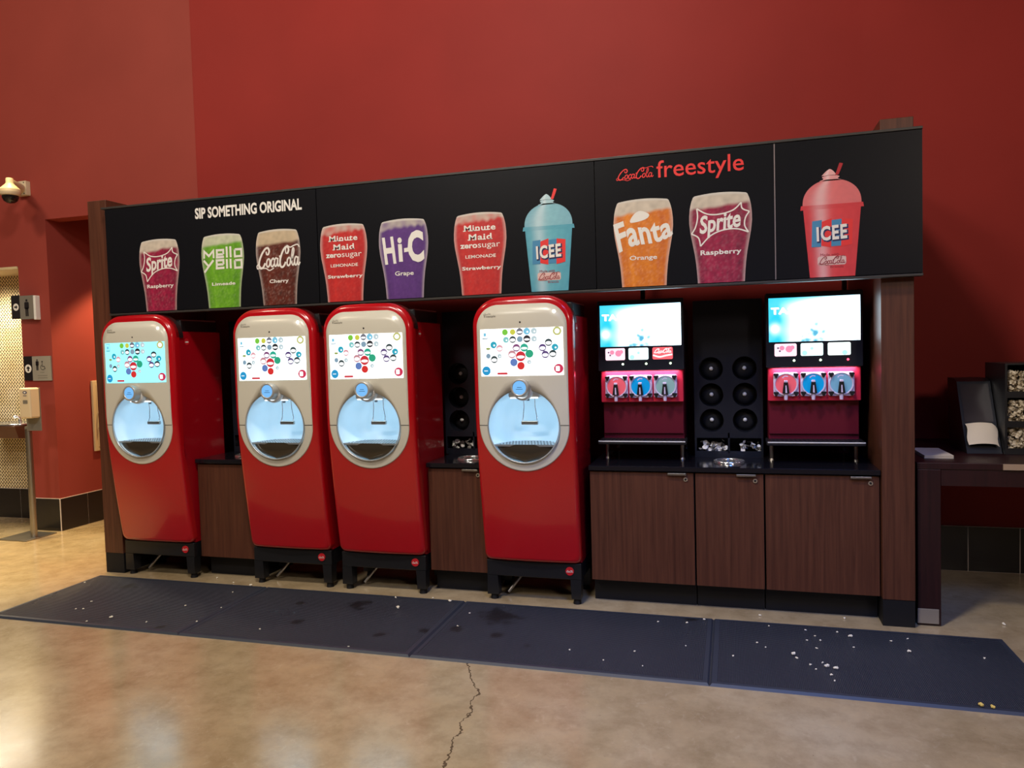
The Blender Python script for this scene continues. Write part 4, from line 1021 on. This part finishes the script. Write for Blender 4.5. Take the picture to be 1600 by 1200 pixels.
t = thing('drinking_fountain', (-6.95, 5.9, .85), 'steel drinking fountain with brown skirt in the mosaic alcove', 'drinking fountain')
s = G(); s.add([(-7.25, 5.60, .985), (-6.68, 5.60, .985), (-6.68, 5.945, .985), (-7.25, 5.945, .985), (-7.20, 5.68, .86), (-6.73, 5.68, .86), (-6.70, 5.945, .83), (-7.22, 5.945, .83)],
      [(0, 1, 2, 3), (7, 6, 5, 4), (0, 1, 5, 4), (1, 2, 6, 5), (2, 3, 7, 6), (3, 0, 4, 7)]); s.build('skirt', mat('brown_skirt', lin(96, 60, 44), .35), t)
s = G(); n = 32
rings = [(1.04, .990), (1.05, 1.002), (1.0, 1.004), (.85, .992), (.5, .988), (0, .987)]
vs = [(-6.965+.275*k*math.cos(2*PI*i/n), 5.765+.170*k*math.sin(2*PI*i/n), z) for k, z in rings for i in range(n)]
s.add(vs, [(k*n+i, k*n+(i+1) % n, (k+1)*n+(i+1) % n, (k+1)*n+i) for k in range(len(rings)-1) for i in range(n)], 0, True); s.build('basin', M_chrome, t)
G().cyl((-6.84, 5.80, .99), (-6.84, 5.80, 1.03), .018, n=16).tube([(-6.84, 5.80, 1.03), (-6.84, 5.795, 1.055), (-6.855, 5.775, 1.068), (-6.875, 5.76, 1.062)], .013).build('spout', M_chrome, t)
G().cyl((-6.99, 5.60, .925), (-6.99, 5.655, .925), .034, n=24).build('push_button', M_chrome, t)

t = thing('wall_access_panel', (-6.10, 6.14, .70), 'cream framed access panel with a small handle on the corridor wall', 'access panel')
s = G(); s.box(-6.099, -6.075, 5.955, 6.36, .703, 1.404, 0, .004); s.build('frame', M_cream, t)
G().box(-6.075, -6.070, 5.995, 6.32, .745, 1.362, 0, .002).build('door', M_cream, t)
G().tube([(-6.070, 6.00, .93), (-6.045, 6.00, .94), (-6.045, 6.00, 1.07), (-6.070, 6.00, 1.08)], .007).build('handle', M_chrome, t)

# ------------------------------------------------------------------ right end of the room
t = thing('condiment_desk', (2.0, 5.1, 0), 'dark mahogany desk right of the drink station carrying napkins and condiments', 'desk')
G().box(.972, 3.2, 4.55, 5.68, .872, .908, 0, .003).build('tabletop', M_desk, t)
G().box(1.092, 3.2, 4.556, 4.58, .781, .871).build('apron', M_desk, t)
l1 = G().box(.974, 1.090, 4.552, 5.66, .004, .871, 0, .003).build('leg', M_desk, t)
G().box(.972, 1.078, 4.546, 4.552, .014, .096, 0, .002).build('foot_cover', mat('satin_silver', lin(150, 142, 132), .4, metal=.3), l1)
G().box(3.08, 3.19, 4.56, 5.66, 0, .871).build('leg', M_desk, t)
G().box(1.385, 3.2, 4.543, 4.5495, .874, .906).build('edge_band', M_beige, t)
s = G()
for k in range(7): s.box(1.045+.002*(k % 3), 1.194-.001*(k % 2), 4.715+.002*(k % 2), 5.045, .9085+k*.0025, .9106+k*.0025)
s.build('napkin_stack', M_paper, None, 'loose stack of cream paper napkins lying on the desk by the end panel', 'napkins')
t = thing('napkin_dispenser', (1.41, 5.1, .908), 'black slanted napkin dispenser with a white napkin poking out', 'napkin dispenser')
G().prism_x([(4.93, .909), (5.02, 1.06), (5.146, 1.32), (5.20, 1.338), (5.345, 1.338), (5.30, .909)], 1.318, 1.498).build('housing', M_black, t)
G().add([(1.332, 5.028, 1.085), (1.484, 5.028, 1.085), (1.484, 5.138, 1.305), (1.332, 5.138, 1.305)], [(0, 1, 2, 3)]).build('front_window', mat('smoked_window', lin(70, 64, 66), .2), t)
s = G(); vs = []
for j in range(7):
    for i in range(9): vs.append((1.328+.158*i/8+.006*math.sin(j), 5.010-.085*j/6-.012*math.sin(i/8*PI), 1.075-.115*(j/6)**1.2+.010*math.sin(i/8*PI)-(.012 if i == 8 else 0)))
s.add(vs, [(j*9+i, j*9+i+1, (j+1)*9+i+1, (j+1)*9+i) for j in range(6) for i in range(8)], 0, True); s.build('napkin', M_paper, t)
t = thing('condiment_rack', (1.72, 5.07, .908), 'black three-tier condiment rack full of small packets on the desk', 'rack')
s = G(); xa, xb = 1.502, 2.10
s.box(xa, xa+.012, 4.90, 5.25, .9095, 1.432); s.box(xb-.012, xb, 4.90, 5.25, .9095, 1.432); s.box(xa+.012, xb-.012, 5.238, 5.25, .9095, 1.432); s.box(xa+.012, xb-.012, 4.93, 5.238, 1.422, 1.432)
for z in (.9095, 1.065, 1.235):
    s.box(xa+.012, xb-.012, 4.90, 5.238, z, z+.010)
s.build('frame', M_black, t)
for k, z in enumerate((.9095, 1.065, 1.235)):
    G().box(xa+.012, xb-.012, 4.900, 4.904, z+.010, z+.036).build('bin_lip', M_black, t)
    s = G(); lid_pile(s, xa+.025, xb-.03, 4.912, 4.965, z+.024, z+.150, 1100, 60+k, .013)
    tag(s.build('packets', M_packet, t), kind='stuff')
